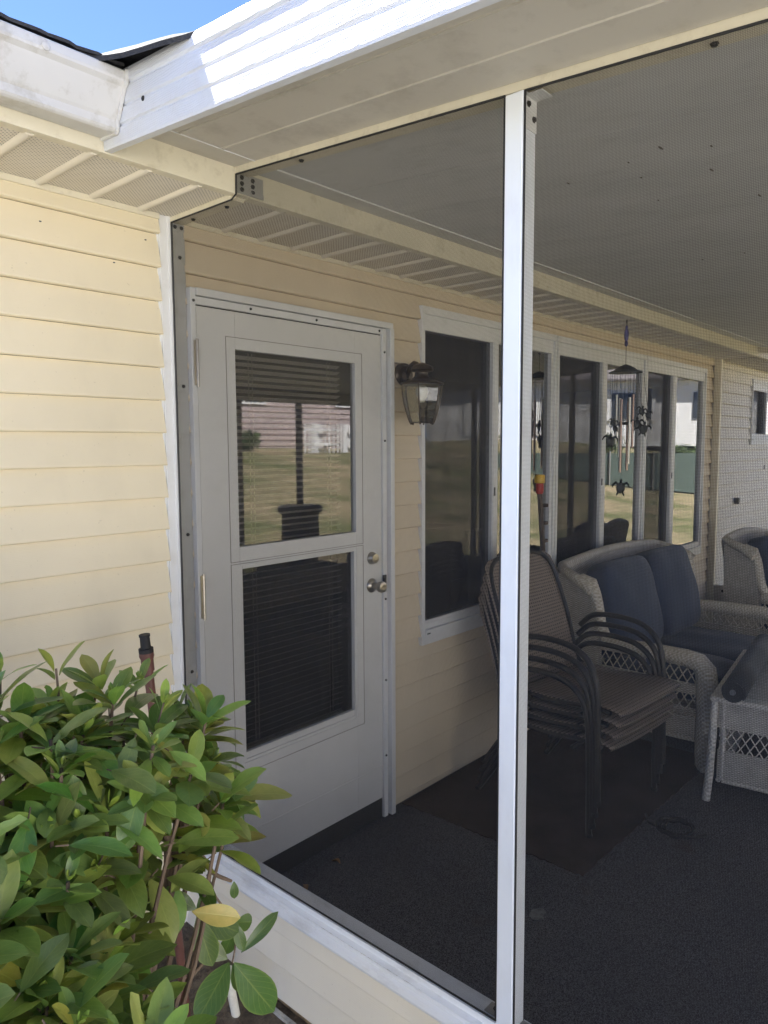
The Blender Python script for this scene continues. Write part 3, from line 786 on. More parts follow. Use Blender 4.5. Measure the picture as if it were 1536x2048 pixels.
# far side wall of the porch (X = PX1)
mb = MB(); mb.box(PX1-.055, PX1, -.075, -.016, FLOOR, 2.338)
post_far = obj('post', mb, M['cream'], porch, bevel=.003)
mb = MB(); mb.box(PX1-.05, PX1, -3.7, -.077, .24, .335); mb.box(PX1-.05, PX1, -3.7, -.077, FLOOR, .16); obj('rail', mb, M['soffit_pan'], porch, bevel=.002)
mb = MB(); mb.box(PX1-.03, PX1-.01, -3.7, -.077, .16, .24); obj('kick_plate', mb, M['soffit_pan'], porch)
mb = MB(); slopebox(mb, PX1-.05, PX1, -3.7, -.37, zbeam, -.03, .018); obj('beam', mb, M['cream'], porch)
for yy in (-1.3, -2.5, -3.70): 
    mb = MB(); mb.box(PX1-.05, PX1, yy-.045, yy, .335, zbeam(yy)-.03); obj('post', mb, M['cream'], porch, bevel=.003)
mb = MB(); mb.poly([(PX1-.025,-.077,.335),(PX1-.025,-3.7,.335),(PX1-.025,-3.7,zbeam(-3.7)-.03),(PX1-.025,-.37,zbeam(-.37)-.03),(PX1-.025,-.077,2.338)]); obj('insect_screen', mb, M['screen'], porch, recalc=False)
mb = MB(); mb.lathe([(.012,0),(.012,-.02)], (PX1-.052,-.16,.295), 10, 'x'); obj('knob', mb, M['black'], porch)
# front wall of the porch
mb = MB(); mb.box(.0, PX1, PY1-.05, PY1, zbeam(PY1)-.06, zsoff(PY1)); obj('beam', mb, M['cream'], porch)
mb = MB(); mb.box(.05, PX1-.05, PY1-.05, PY1, FLOOR, .24); obj('knee_wall', mb, M['siding'], porch)
for xx in (1.45, 3.05, 4.75): 
    mb = MB(); mb.box(xx, xx+.05, PY1-.05, PY1, .24, zbeam(PY1)-.06); obj('post', mb, M['bronze'] if False else M['cream'], porch)
mb = MB(); mb.box(PX1-.05, PX1, PY1-.05, PY1, FLOOR, zbeam(PY1)); obj('post', mb, M['cream'], porch)
mb = MB(); mb.quad((.05,PY1-.025,.24),(PX1-.05,PY1-.025,.24),(PX1-.05,PY1-.025,zbeam(PY1)-.06),(.05,PY1-.025,zbeam(PY1)-.06)); obj('insect_screen', mb, M['screen'], porch, recalc=False)

# ------------------------------------------------------------------ rug, cord, litter
random.seed(4)
mb = MB(); pts = []
def edge(a, b, n, amp):
    for k in range(n):
        t = k/n; pts.append((a[0]+(b[0]-a[0])*t+random.uniform(-amp,amp), a[1]+(b[1]-a[1])*t+random.uniform(-amp,amp)))
edge((1.15,-.02),(1.175,-.93),50,.006); edge((1.175,-.93),(2.62,-.97),60,.005); edge((2.62,-.97),(2.62,-.02),10,.002); edge((2.62,-.02),(1.15,-.02),10,.001)
i0 = len(pts)
mb.v = [(x,y,FLOOR+.006) for x,y in pts] + [(x,y,FLOOR+.001) for x,y in pts]
mb.f.append(tuple(range(i0)))
for k in range(i0): mb.f.append((k,(k+1)%i0,i0+(k+1)%i0,i0+k))
rug = obj('rug', mb, M['rug']); tag(rug, 'dark brown rug with frayed edges under the stacked chairs', 'rug')
mb = MB(); pts = []
ctr = (1.76,-1.085)
for k in range(150):
    t = k/149; a = R(200) + t*2*math.pi*3.1; r = .055 + .035*t + .008*math.sin(a*1.3)
    pts.append((ctr[0]+r*1.0*math.cos(a)+.012*math.sin(3*t), ctr[1]+r*.95*math.sin(a), FLOOR+.006+.008*t+.003*math.sin(7*a)))
pts += [(pts[-1][0]+.02*k, pts[-1][1]-.012*k, FLOOR+.006) for k in range(1,5)]
pts = [(1.80,-.93,FLOOR+.006),(1.74,-.965,FLOOR+.006)] + pts
mb.tube(pts, .0055, 6); cd = obj('coiled_cord', mb, M['black'], smooth=True); tag(cd, 'thin black cord coiled loosely on the charcoal carpet', 'cord')
def flatleaf(name, c, L, W, rz, z, mat, label, cat, lift=.01, group=None):
    mb = MB(); n = 8
    for k in range(n+1):
        t = k/n; w = W*math.sin(math.pi*min(1,t**.8))**.8 + .0004
        for s_ in (-1, 0, 1): mb.v.append((L*(t-.5), s_*w*.5, lift*abs(s_)*math.sin(math.pi*t)+.004*math.sin(5*t)))
    for k in range(n):
        for s_ in range(2): mb.f.append((k*3+s_, k*3+s_+1, (k+1)*3+s_+1, (k+1)*3+s_))
    o = obj(name, mb, mat, recalc=False, smooth=True); o.location = (c[0], c[1], z+.004); o.rotation_euler = (R(8), R(-6), rz)
    tag(o, label, cat, group); return o
flatleaf('fallen_leaf', (.60,-.135), .045, .018, R(100), FLOOR, M['dryleaf'], 'small dry leaf on the carpet nearest the door frame post', 'leaf', group='dry leaves on the carpet')
flatleaf('fallen_leaf', (.40,-.17), .050, .020, R(60), FLOOR, M['dryleaf'], 'curled dry leaf on the carpet below the middle of the door', 'leaf', group='dry leaves on the carpet')
flatleaf('fallen_leaf', (.17,-.20), .055, .022, R(20), FLOOR, M['dryleaf'], 'reddish dry leaf on the carpet beside the bottom rail', 'leaf', group='dry leaves on the carpet')
mb = MB(); random.seed(9)
ring = [(.849+.045*math.cos(a)*random.uniform(.7,1.1), -.918+.03*math.sin(a)*random.uniform(.6,1.15)) for a in [2*math.pi*k/18 for k in range(18)]]
mb.v = [(x,y,FLOOR+.005) for x,y in ring]+[(x,y,FLOOR+.0005) for x,y in ring]; mb.f.append(tuple(range(18)))
for k in range(18): mb.f.append((k,(k+1)%18,18+(k+1)%18,18+k))
o = obj('fluff', mb, simple('grey_fluff', (.16,.17,.17), .95, 0, .4, 60, 200, .8, .004)); tag(o, 'small pale grey scrap lying on the carpet by the middle post', 'scrap')

# ------------------------------------------------------------------ wall lantern
lc = (1.140, -.150)
lamp = empty('wall_lantern', (1.178, 0, 1.915), 'aged brass carriage lantern with clear panes between door and window', 'wall lamp')
mb = MB(); mb.lathe([(.060,-.010),(.060,-.016),(.054,-.022),(.044,-.026),(.040,-.034),(.022,-.038)], (1.178,0,1.915), 24, 'y'); obj('backplate', mb, M['brass'], lamp, smooth=True)
mb = MB(); pts = []
for k in range(14):
    t = k/13; a = R(-35 + 215*t) ; pts.append((1.178+(lc[0]-1.178)*min(1,t*1.1), -.085 + .062*math.cos(a)*(-1 if False else 1)*-1 , 1.905 + .052*math.sin(a)))
pts = [(1.178,-.030,1.905),(1.176,-.045,1.930),(1.172,-.062,1.952),(1.166,-.085,1.962),(1.158,-.106,1.955),(1.150,-.122,1.938),(1.144,-.138,1.925),(lc[0],lc[1],1.918)]
mb.tube(pts, [.013,.0125,.012,.012,.012,.012,.012,.011], 10); mb.tube([(1.178,-.03,1.895),(1.174,-.06,1.885),(1.170,-.09,1.900),(1.166,-.10,1.925)], .007, 8); obj('arm', mb, M['brass'], lamp, smooth=True)
mb = MB(); mb.lathe([(.093,1.862),(.096,1.866),(.092,1.871),(.070,1.879),(.042,1.887),(.030,1.896),(.026,1.908),(.027,1.916),(.046,1.920),(.050,1.926),(.047,1.938),(.034,1.948),(.016,1.954),(.006,1.958)], (lc[0],lc[1],0), 24); obj('lantern_cap', mb, M['brass'], lamp, smooth=True)
mb = MB(); prof = [(.091,1.862),(.091,1.845),(.089,1.82),(.084,1.79),(.075,1.755),(.064,1.72),(.055,1.698)]
n6 = 6
for r_, h in prof:
    for j in range(n6):
        a = 2*math.pi*(j+.5)/n6; mb.v.append((lc[0]+r_*math.cos(a), lc[1]+r_*math.sin(a), h))
for k in range(len(prof)-1):
    for j in range(n6): mb.f.append((k*n6+j, k*n6+(j+1)%n6, (k+1)*n6+(j+1)%n6, (k+1)*n6+j))
obj('lamp_glass', mb, M['lampglass'], lamp)
for j in range(n6):
    a = 2*math.pi*(j+.5)/n6; mb = MB(); mb.tube([(lc[0]+(r_+.001)*math.cos(a), lc[1]+(r_+.001)*math.sin(a), h) for r_, h in prof], .0032, 6)
    mb.ball((lc[0]+.051*math.cos(a), lc[1]+.051*math.sin(a), 1.695), .0045,.0045,.006, 8, 5); obj('rib', mb, M['brass'], lamp, smooth=True)
mb = MB(); mb.lathe([(.052,1.702),(.053,1.699),(.040,1.697),(.010,1.697)], (lc[0],lc[1],0), 6, a0=math.pi/6); mb.lathe([(.012,1.70),(.012,1.765),(.016,1.768),(.016,1.785)], (lc[0],lc[1],0), 12); obj('base', mb, M['brass'], lamp)
mb = MB(); mb.lathe([(.010,1.785),(.013,1.795),(.024,1.815),(.029,1.833),(.025,1.850),(.012,1.860)], (lc[0],lc[1],0), 16); obj('bulb', mb, simple('frosted_bulb', (.75,.74,.68), .3), lamp, smooth=True)

# ------------------------------------------------------------------ wind chime
wc = empty('wind_chime', (2.93,-.28,2.34), 'turtle wind chime with copper tubes hanging under the soffit', 'wind chime')
cx, cy = 2.925, -.29
mb = MB(); mb.tube([(cx,cy,2.345),(cx,cy,2.325),(cx+.006,cy,2.318),(cx,cy,2.310)], .003, 6); obj('hook', mb, M['black'], wc)
mb = MB(); mb.ball((cx,cy,2.255), .016,.014,.042, 10, 8); mb.ball((cx,cy,2.205), .011,.011,.020, 8, 6); mb.ball((cx,cy,2.298), .009,.009,.014, 8, 6); obj('glass_ornament', mb, M['violet'], wc, smooth=True)
def string(a, b, nm='string'):
    mb = MB(); mb.tube([a, b], .0013, 4); return obj(nm, mb, M['black'], wc)
string((cx,cy,2.31),(cx,cy,2.075))
mb = MB(); mb.lathe([(.006,2.080),(.022,2.074),(.050,2.060),(.070,2.044),(.098,2.034),(.098,2.029),(.06,2.030),(.01,2.03)], (cx,cy,0), 24); obj('chime_top', mb, M['turtle'], wc, smooth=True)
random.seed(2)
tb = [(0,.42,'cooper',1.86),(60,.36,'silver',1.88),(120,.30,'silver',1.90),(180,.44,'cooper',1.87),(240,.40,'silver',1.88),(300,.32,'cooper',1.90)]
for a, L, mt, zt in tb:
    x, y = cx+.048*math.cos(R(a)), cy+.048*math.sin(R(a)); string((x,y,2.03),(x,y,zt))
    mb = MB(); mb.tube([(x,y,zt),(x,y,zt-L)], .0075, 10); obj('chime_tube', mb, M[mt], wc, smooth=True)
def turtle(c, s, rz, tilt=0):
    mb = MB()
    mb.ball((0,0,0), .030, .010, .036, 12, 8); mb.ball((0,-.001,.044), .010,.008,.014, 8, 6)
    for sx in (-1, 1):
        mb.tube([(sx*.018,0,.024),(sx*.036,0,.034),(sx*.050,0,.022),(sx*.056,0,.002)], [.008,.009,.006,.002], 6)
        mb.tube([(sx*.014,0,-.026),(sx*.022,0,-.040),(sx*.024,0,-.052)], [.007,.006,.002], 6)
    Mx = Matrix.Translation(c) @ Matrix.Rotation(rz, 4, 'Z') @ Matrix.Rotation(tilt, 4, 'Y') @ Matrix.Scale(s, 4)
    mb.move(Mx); return obj('turtle_charm', mb, M['turtle'], wc, smooth=True)
va = R(-45)
for (dx, z, s, tl) in ((-.105,1.62,.85,.1),(.085,1.80,.6,.3),(.125,1.775,.55,-.2),(.06,1.72,.8,0),(.10,1.69,.85,.2),(-.09,1.73,.55,.3),(-.075,1.695,.55,-.3)):
    px, py = cx+dx*math.cos(va), cy+dx*math.sin(va)
    turtle((px,py-.02,z), s, va, tl); string((px,py-.02,z+.04*s),(px*.9+cx*.1,py*.9+cy*.1,2.028))
string((cx,cy,2.03),(cx-.03,cy,1.38)); turtle((cx-.03,cy,1.335), .95, va, .05)
mb = MB(); mb.lathe([(.030,1.735),(.034,1.730),(.034,1.722),(.030,1.718)], (cx,cy,0), 16); obj('striker', mb, M['turtle'], wc, smooth=True)

# ------------------------------------------------------------------ garden torch behind the chairs
t = empty('garden_torch', (2.26,-.10,FLOOR), 'slim bamboo garden torch with yellow and red top leaning by the window', 'torch')
mb = MB(); mb.tube([(2.40,-.12,FLOOR),(2.33,-.115,.6),(2.255,-.10,1.335)], .015, 8)
for k in range(6): mb.tube([(2.30,-.112,.75+.1*k),(2.298,-.112,.765+.1*k)], .019, 8)
obj('pole', mb, M['bamboo'], t, smooth=True)
mb = MB(); mb.lathe([(.016,1.325),(.022,1.335),(.022,1.382),(.016,1.388)], (2.254,-.10,0), 14); obj('collar', mb, M['red'], t, smooth=True)
mb = MB(); mb.lathe([(.028,1.386),(.030,1.392),(.030,1.425),(.026,1.432),(.010,1.434)], (2.254,-.10,0), 14); obj('cap', mb, M['yellow'], t, smooth=True)

# ------------------------------------------------------------------ stacking chairs
def make_chair():
    """local frame: origin on the floor between the legs, faces -Y, width along X."""
    root = empty('stacking_chair', (0,0,0))
    w = .29
    def bez(pts, n=8):
        out = []
        P = [Vector(p) for p in pts]
        for k in range(len(P)-1):
            p0 = P[max(k-1,0)]; p1 = P[k]; p2 = P[k+1]; p3 = P[min(k+2,len(P)-1)]
            for j in range(n):
                t = j/n
                out.append(.5*((2*p1)+(-p0+p2)*t+(2*p0-5*p1+4*p2-p3)*t*t+(-p0+3*p1-3*p2+p3)*t**3))
        out.append(P[-1]); return out
    for s in (-1, 1):
        mb = MB(); x = s*(w+.012)
        pts = bez([(x,-.40,.0),(x,-.395,.30),(x,-.385,.50),(x,-.355,.60),(x,-.29,.655),(x,-.20,.675),(x,-.08,.675),(x,.00,.655),(x-s*.012,.055,.60)], 6)
        mb.tube(pts, .0135, 10, sx=1.0); obj('arm', mb, M['bronze'], root, smooth=True)
        mb = MB(); mb.tube([(x-s*.006,-.05,.40),(x-s*.006,.06,.22),(x-s*.006,.215,.0)], .0125, 8, sx=1.3); obj('rear_leg', mb, M['bronze'], root, smooth=True)
        mb = MB(); mb.tube([(x,-.40,-.002),(x,-.40,.02)], .016, 8); mb.tube([(x-s*.006,.215,-.002),(x-s*.006,.207,.02)], .016, 8); obj('foot_cap', mb, M['black'], root)
    # back frame: two uprights joined over the top
    mb = MB(); z0 = .36
    left = [(-w+.015,-.40,.405),(-w+.015,-.42,.43),(-w+.015,-.10,.395),(-w+.012,.02,.405),(-w+.01,.07,.46),(-w+.015,.13,.68),(-w+.03,.205,.88),(-w+.075,.235,.955),(-.12,.25,.985),(0,.254,.995)]
    right = [(-p[0],p[1],p[2]) for p in reversed(left[:-1])]
    mb.tube(bez(left[2:]+right[:-2], 5), .0115, 8); obj('back_frame', mb, M['bronze'], root, smooth=True)
    mb = MB()
    for s in (-1,1): mb.tube(bez([(s*(w-.012),.02,.402),(s*(w-.012),-.15,.395),(s*(w-.012),-.34,.415),(s*(w-.012),-.44,.408)], 5), .0115, 8)
    mb.tube([(-w,-.30,.37),(w,-.30,.37)], .009, 8); mb.tube([(-w,.0,.37),(w,.0,.37)], .009, 8)
    obj('seat_frame', mb, M['bronze'], root, smooth=True)
    # sling: seat + back, one continuous cloth (two parts)
    def sheet(path, wid, name, top_arc=0):
        mb = MB(); n = len(path); m_ = 8
        for k, (y, z) in enumerate(path):
            for j in range(m_+1):
                u = j/m_*2-1
                sag = -.014*(1-u*u)
                mb.v.append((u*wid(k/(n-1)), y - (sag if top_arc else 0)*.8, z + (0 if top_arc else sag) + (top_arc*(1-u*u) if k == n-1 else 0)))
        for k in range(n-1):
            for j in range(m_): mb.f.append((k*(m_+1)+j, k*(m_+1)+j+1, (k+1)*(m_+1)+j+1, (k+1)*(m_+1)+j))
        o = obj(name, mb, M['sling'], root, smooth=True, recalc=False)
        so = o.modifiers.new('thick', 'SOLIDIFY'); so.thickness = .004
        return o
    sheet([(.03,.412),(-.05,.408),(-.15,.406),(-.25,.414),(-.34,.425),(-.42,.426),(-.465,.420),(-.482,.412),(-.478,.405)], lambda t: w-.008, 'seat')
    sheet([(.055,.43),(.075,.48),(.10,.57),(.13,.68),(.165,.78),(.205,.88),(.235,.95),(.245,.975)], lambda t: w+.004 - .06*max(0,(t-.72)/.28)**1.6, 'backrest', .018)
    return root
ch = make_chair()
labs = ['brown sling patio chair at the bottom of the stack with its feet on the rug', 'second brown sling patio chair from the bottom of the stack', 'third brown sling patio chair up in the stack just under the top one', 'topmost brown sling patio chair in the stack with its whole seat showing']
for k in range(4):
    c = ch if k == 0 else copy_tree(ch)
    c.location = (1.785 + .0*k, -.445 - .012*k, FLOOR + .052*k); c.rotation_euler = (0, 0, R(-4.5))
    tag(c, labs[k], 'chair', 'stack of brown sling chairs')

# ------------------------------------------------------------------ wicker furniture
def lattice(mb, p0, ux, uz, L, H, step, r=.0035):
    p0, ux, uz = Vector(p0), Vector(ux), Vector(uz)
    n = int((L+H)/step)+1
    for k in range(-int(H/step)-1, int(L/step)+1):
        for sgn in (1, -1):
            a = k*step; s0, s1 = a, a+H*.62
            t0, t1 = 0.0, 1.0
            lo, hi = min(s0,s1), max(s0,s1)
            if hi <= 0 or lo >= L: continue
            tt0 = max(0, (0-s0)/(s1-s0)); tt1 = min(1, (L-s0)/(s1-s0))
            za, zb_ = tt0, tt1
            if sgn < 0: za, zb_ = 1-tt0, 1-tt1
            A = p0 + ux*(s0+(s1-s0)*tt0) + uz*(H*za); B = p0 + ux*(s0+(s1-s0)*tt1) + uz*(H*zb_)
            if (B-A).length > .004: mb.tube([A, B], r, 5)
def rounded_box(name, x0, x1, y0, y1, z0, z1, mat, parent, puff=.03, rot=None, wrinkle=.011):
    """pillow-like cushion"""
    mb = MB(); n = 14
    cx_, cy_, cz_ = (x0+x1)/2, (y0+y1)/2, (z0+z1)/2
    hx, hy, hz = (x1-x0)/2, (y1-y0)/2, (z1-z0)/2
    bm = bmesh.new(); bmesh.ops.create_cube(bm, size=2); bmesh.ops.subdivide_edges(bm, edges=bm.edges, cuts=n, use_grid_fill=True)
    for v in bm.verts:
        p = v.co.copy(); 
        e = 6.0
        l = (abs(p.x)**e+abs(p.y)**e+abs(p.z)**e)**(1/e); p = p/l
        q = Vector((p.x*hx, p.y*hy, p.z*hz))
        ax = min((hx,0),(hy,1),(hz,2))[1]
        u = [p.x,p.y,p.z]; o2 = [abs(u[k]) for k in range(3) if k != ax]
        f = (1-o2[0]**2)*(1-o2[1]**2)
        q[ax] += math.copysign(puff*f, u[ax]) if abs(u[ax]) > .3 else 0
        q += Vector((0,0,1))*0
        nn = mnoise.noise(Vector((q.x*6+x0*3, q.y*6, q.z*6)))*wrinkle
        q[ax] += nn*math.copysign(1, u[ax])
        v.co = q
    me = bpy.data.meshes.new(name); bm.to_mesh(me); bm.free()
    Mx = Matrix.Translation((cx_,cy_,cz_)) @ (rot or Matrix.Identity(4)); me.transform(Mx)
    me.polygons.foreach_set('use_smooth', [True]*len(me.polygons)); me.materials.append(mat)
    o = bpy.data.objects.new(name, me); COL.objects.link(o); o.parent = parent; return o
def wicker_seat(name, W, ncush, D=.80, mw=None, mbr=None):
    """local: origin at floor, near-left-back corner; x to the right 0..W, faces -Y; back at y=0 .. front y=-D"""
    mw = mw or M['wicker']; mbr = mbr or M['braid']
    root = empty(name, (0,0,0)); AH = .58; BH = .97; aw = .115
    # backrest: curved shell leaning back
    mb = MB(); n = 24
    prof = [(.0,.28),(.02,.55),(.045,.80),(.075,BH)]
    for side_t in (0, .05):
        for (py_, pz) in prof:
            for k in range(n+1):
                u = k/n; x = .02 + (W-.04)*u + 0
                arc = math.sin(math.pi*u)
                mb.v.append((x, py_-side_t - .0, pz + (.035*arc if pz > .9 else 0)))
    m_ = n+1; np_ = len(prof)
    for s_ in range(2):
        for a in range(np_-1):
            for k in range(n):
                i = (s_*np_+a)*m_+k; mb.f.append((i, i+1, i+m_+1, i+m_))
    obj('back_panel', mb, mw, root, smooth=True)
    mb = MB()
    mb.tube([(-.03,-.19,AH+.30),(-.025,-.10,BH-.035),(.02,-.0,BH-.01)] + [(.02+(W-.04)*k/n, .05, BH+.005+.04*math.sin(math.pi*k/n)) for k in range(1,n)] + [(W-.02,.0,BH-.01),(W+.025,-.10,BH-.035),(W+.03,-.19,AH+.30)], .030, 10)
    obj('top_rim', mb, mbr, root, smooth=True)
    for s_, x in ((-1, 0), (1, W)):
        # wing: flared panel from back down to the arm
        xo = x; xi = x - s_*.05
        mb = MB(); sidey = [(0.03,.28),(-.22,.28),(-.22,AH+.02),(-.16,AH+.30),(-.12,BH-.05),(.04,BH-.02)]
        mb.extrude(sidey, lambda p: (xo, p[0], p[1]), lambda p: (xi, p[0], p[1])); obj('wing', mb, mw, root)
        mb = MB(); pts = [(x-s_*.015,-.10,BH-.035),(x-s_*.02,-.165,BH-.055),(x-s_*.025,-.185,BH-.12),(x-s_*.03,-.195,AH+.22),(x-s_*.035,-.215,AH+.10),(x-s_*.04,-.25,AH+.03)]
        mb.tube(pts, [.030,.034,.034,.034,.034,.030], 10); obj('wing_rim', mb, mbr, root, smooth=True)
        # arm top, rounding into the front leg
        mb = MB(); xc = x - s_*aw/2
        pts = [(xc,-.23,AH-.005),(xc,-.45,AH),(xc,-D+.12,AH),(xc,-D+.05,AH-.012),(xc,-D+.015,AH-.05),(xc,-D+.005,AH-.12),(xc,-D+.005,.30),(xc,-D+.01,.10),(xc,-D+.01,.03),(xc,-D+.01,.0)]
        mb.tube(pts, [.040,.042,.044,.048,.052,.052,.046,.044,.040,.022], 12, sx=1.25); obj('arm', mb, mbr, root, smooth=True)
        # side panel with lattice
        xs_ = x - s_*.035
        mb = MB(); mb.box(xs_-.008, xs_+.008, -D+.05, -.22, AH-.18, AH-.125); mb.box(xs_-.008, xs_+.008, -D+.05, -.22, .17, AH-.30)
        obj('side_panel', mb, mw, root)
        mb = MB(); mb.tube([(xs_,-D+.05,.165),(xs_,-.22,.14)], .014, 8); obj('bottom_rim', mb, mbr, root, smooth=True)
        mb = MB(); lattice(mb, (xs_,-D+.05,AH-.30), (0,1,0), (0,0,1), D-.27, .12, .045); lattice(mb, (xs_,-D+.05,AH-.125), (0,1,0), (0,0,1), D-.27, .085, .045)
        obj('lattice', mb, mbr, root)
        mb = MB(); mb.tube([(x-s_*.03,.0,.30),(x-s_*.03,.0,.0)], .024, 8); obj('rear_leg', mb, mbr, root, smooth=True)
    mb = MB(); mb.box(.08, W-.08, -D+.03, -.02, .26, .31); mb.box(.11, W-.11, -D+.012, -D+.03, .17, .33); obj('seat_deck', mb, mw, root)
    cw = (W-.24)/ncush
    for k in range(ncush):
        rounded_box('seat_cushion', .12+cw*k+.002, .12+cw*(k+1)-.002, -D+.0, -.14, .315, .445, M['navy'], root, .022)
        rounded_box('back_cushion', .10+(W-.2)/ncush*k+.004, .10+(W-.2)/ncush*(k+1)-.004, -.09, .09, .0, .56, M['navy'], root, .045, Matrix.Translation((0,-.185,.445)) @ Matrix.Rotation(R(-14), 4, 'X'))
    return root
lv = wicker_seat('wicker_loveseat', 1.47, 2); lv.location = (2.40,-.18,FLOOR); lv.rotation_euler = (0,0,R(-1))
tag(lv, 'wicker loveseat with navy blue cushions behind the stacked chairs', 'loveseat')
ac = wicker_seat('wicker_armchair', .74, 1); ac.location = (4.30,-.52,FLOOR); ac.rotation_euler = (0,0,R(-8))
tag(ac, 'wicker armchair with one navy cushion at the far end of the porch', 'armchair')

# wicker table
tb_ = empty('wicker_table', (0,0,0)); TL, TW, TH = .95, .60, .51
g, gb = M['wicker_grey'], M['braid_grey']
mb = MB(); mb.box(.06, TL-.06, -TW+.06, -.06, TH-.022, TH-.008); obj('tabletop', mb, g, tb_)
mb = MB(); mb.box(0, .07, -TW, 0, TH-.025, TH); mb.box(TL-.07, TL, -TW, 0, TH-.025, TH); mb.box(.07, TL-.07, -TW, -TW+.07, TH-.025, TH); mb.box(.07, TL-.07, -.07, 0, TH-.025, TH)
obj('top_border', mb, gb, tb_, bevel=.008)
for x in (.02, TL-.02):
    for y in (-.02, -TW+.02):
        mb = MB(); s1 = -1 if x < .5 else 1; s2 = 1 if y > -.3 else -1
        mb.tube([(x, y, TH-.02), (x+s1*.004, y+s2*.004, .30), (x+s1*.012, y+s2*.012, .12), (x+s1*.02, y+s2*.02, .0)], [.017,.018,.019,.019], 10); obj('leg', mb, gb, tb_, smooth=True)
def panel(axis, c, a0, a1):
    def P(u, z0, z1, t=.008):
        mb_ = (c-t, c+t, a0, a1) if axis == 'x' else (a0, a1, c-t, c+t)
        return (*mb_, z0, z1)
    mb = MB(); mb.box(*P(0, .345, TH-.026)); mb.box(*P(0, .09, .235)); obj('side_panel', mb, g, tb_)
    mb = MB()
    if axis == 'x': lattice(mb, (c, a0, .235), (0,1,0), (0,0,1), a1-a0, .11, .040, .003)
    else: lattice(mb, (a0, c, .235), (1,0,0), (0,0,1), a1-a0, .11, .040, .003)
    obj('lattice', mb, gb, tb_)
    mb = MB()
    if axis == 'x': mb.tube([(c,a0,.085),(c,a1,.085)], .012, 8); mb.tube([(c,a0,.09),(c,a0,TH-.03)], .011, 8); mb.tube([(c,a1,.09),(c,a1,TH-.03)], .011, 8)
    else: mb.tube([(a0,c,.085),(a1,c,.085)], .012, 8)
    obj('panel_rim', mb, gb, tb_, smooth=True)
panel('x', .065, -TW+.055, -.055); panel('x', TL-.05, -TW+.055, -.055); panel('y', -TW+.04, .06, TL-.06); panel('y', -.04, .06, TL-.06)
tb_.location = (2.135,-1.085,FLOOR); tb_.rotation_euler = (0,0,R(7)); tag(tb_, 'grey woven wicker table with lattice sides in front of the loveseat', 'table')
# rolled navy mat on the table
rm_ = empty('rolled_mat', (2.10,-1.20,.42), 'rolled dark navy mat lying along the wicker table top', 'mat')
d = Vector((math.cos(R(7)), math.sin(R(7)), 0)); nrm = Vector((-d.y, d.x, 0)); a0 = Vector((2.085,-1.20,.42))
mb = MB(); L = 1.0; prof2 = []
th = .0; ntn = 70
for k in range(ntn+1):
    a = 2*math.pi*2.6*k/ntn; r = .018 + .034*(k/ntn); prof2.append((r*math.cos(a), r*math.sin(a)))
for k, (u, v) in enumerate(prof2):
    for t_ in (0, L*.33, L*.66, L):
        p = a0 + d*t_ + nrm*u + Vector((0,0,.056+v)); mb.v.append(tuple(p))
for k in range(ntn):
    for j in range(3): mb.f.append((k*4+j, k*4+j+1, (k+1)*4+j+1, (k+1)*4+j))
o = obj('roll', mb, M['navyroll'], rm_, smooth=True, recalc=False); so = o.modifiers.new('t','SOLIDIFY'); so.thickness = .010; so.offset = 0
mb = MB(); A = a0 + Vector((0,0,.056)); mb.tube([tuple(A - d*.012), tuple(A + d*.1)], .013, 12); obj('core_tube', mb, simple('core_grey', (.12,.13,.15), .5), rm_, smooth=True)
mb = MB(); mb.tube([tuple(A - d*.004), tuple(A + d*.002)], .048, 20); obj('end_face', mb, M['navyroll'], rm_)

# ------------------------------------------------------------------ pipes
rs = empty('irrigation_riser', (-.235,-.345,SOIL), 'red-brown irrigation riser pipe with black nozzle rising out of the shrub', 'pipe')
top = Vector((-.316,-.327,1.005)); bot = Vector((-.235,-.345,SOIL-.03)); dd = (top-bot).normalized()
mb = MB(); mb.tube([tuple(bot), tuple(bot.lerp(top,.5)+Vector((.004,0,0))), tuple(top)], .0135, 14); obj('pipe', mb, M['copper'], rs, smooth=True)
mb = MB(); mb.tube([tuple(top-dd*.035), tuple(top-dd*.002)], .0175, 14); mb.tube([tuple(top-dd*.002), tuple(top+dd*.008), tuple(top+dd*.022)], [.0175,.021,.020], 14)
obj('coupling', mb, M['copper'], rs, smooth=True)
mb = MB(); mb.tube([tuple(top+dd*.018), tuple(top+dd*.030)], .0205, 14); mb.tube([tuple(top+dd*.030), tuple(top+dd*.064)], [.0145,.0135], 14); mb.tube([tuple(top+dd*.064), tuple(top+dd*.070)], .0155, 14)
obj('nozzle', mb, M['black'], rs, smooth=True)
pv_ = empty('white_riser', (-.10,-.44,SOIL), 'short white plastic pipe standing in the soil by the knee wall', 'pipe')
mb = MB(); mb.tube([(-.122,-.452,-.19),(-.150,-.437,.02)], .0135, 14); obj('pipe', mb, M['pvc'], pv_, smooth=True)
mb = MB(); mb.tube([(-.1420,-.4410,-.035),(-.1455,-.4393,-.005),(-.150,-.437,.03)], [.0155,.018,.018], 14); obj('coupling', mb, M['pvc'], pv_, smooth=True)

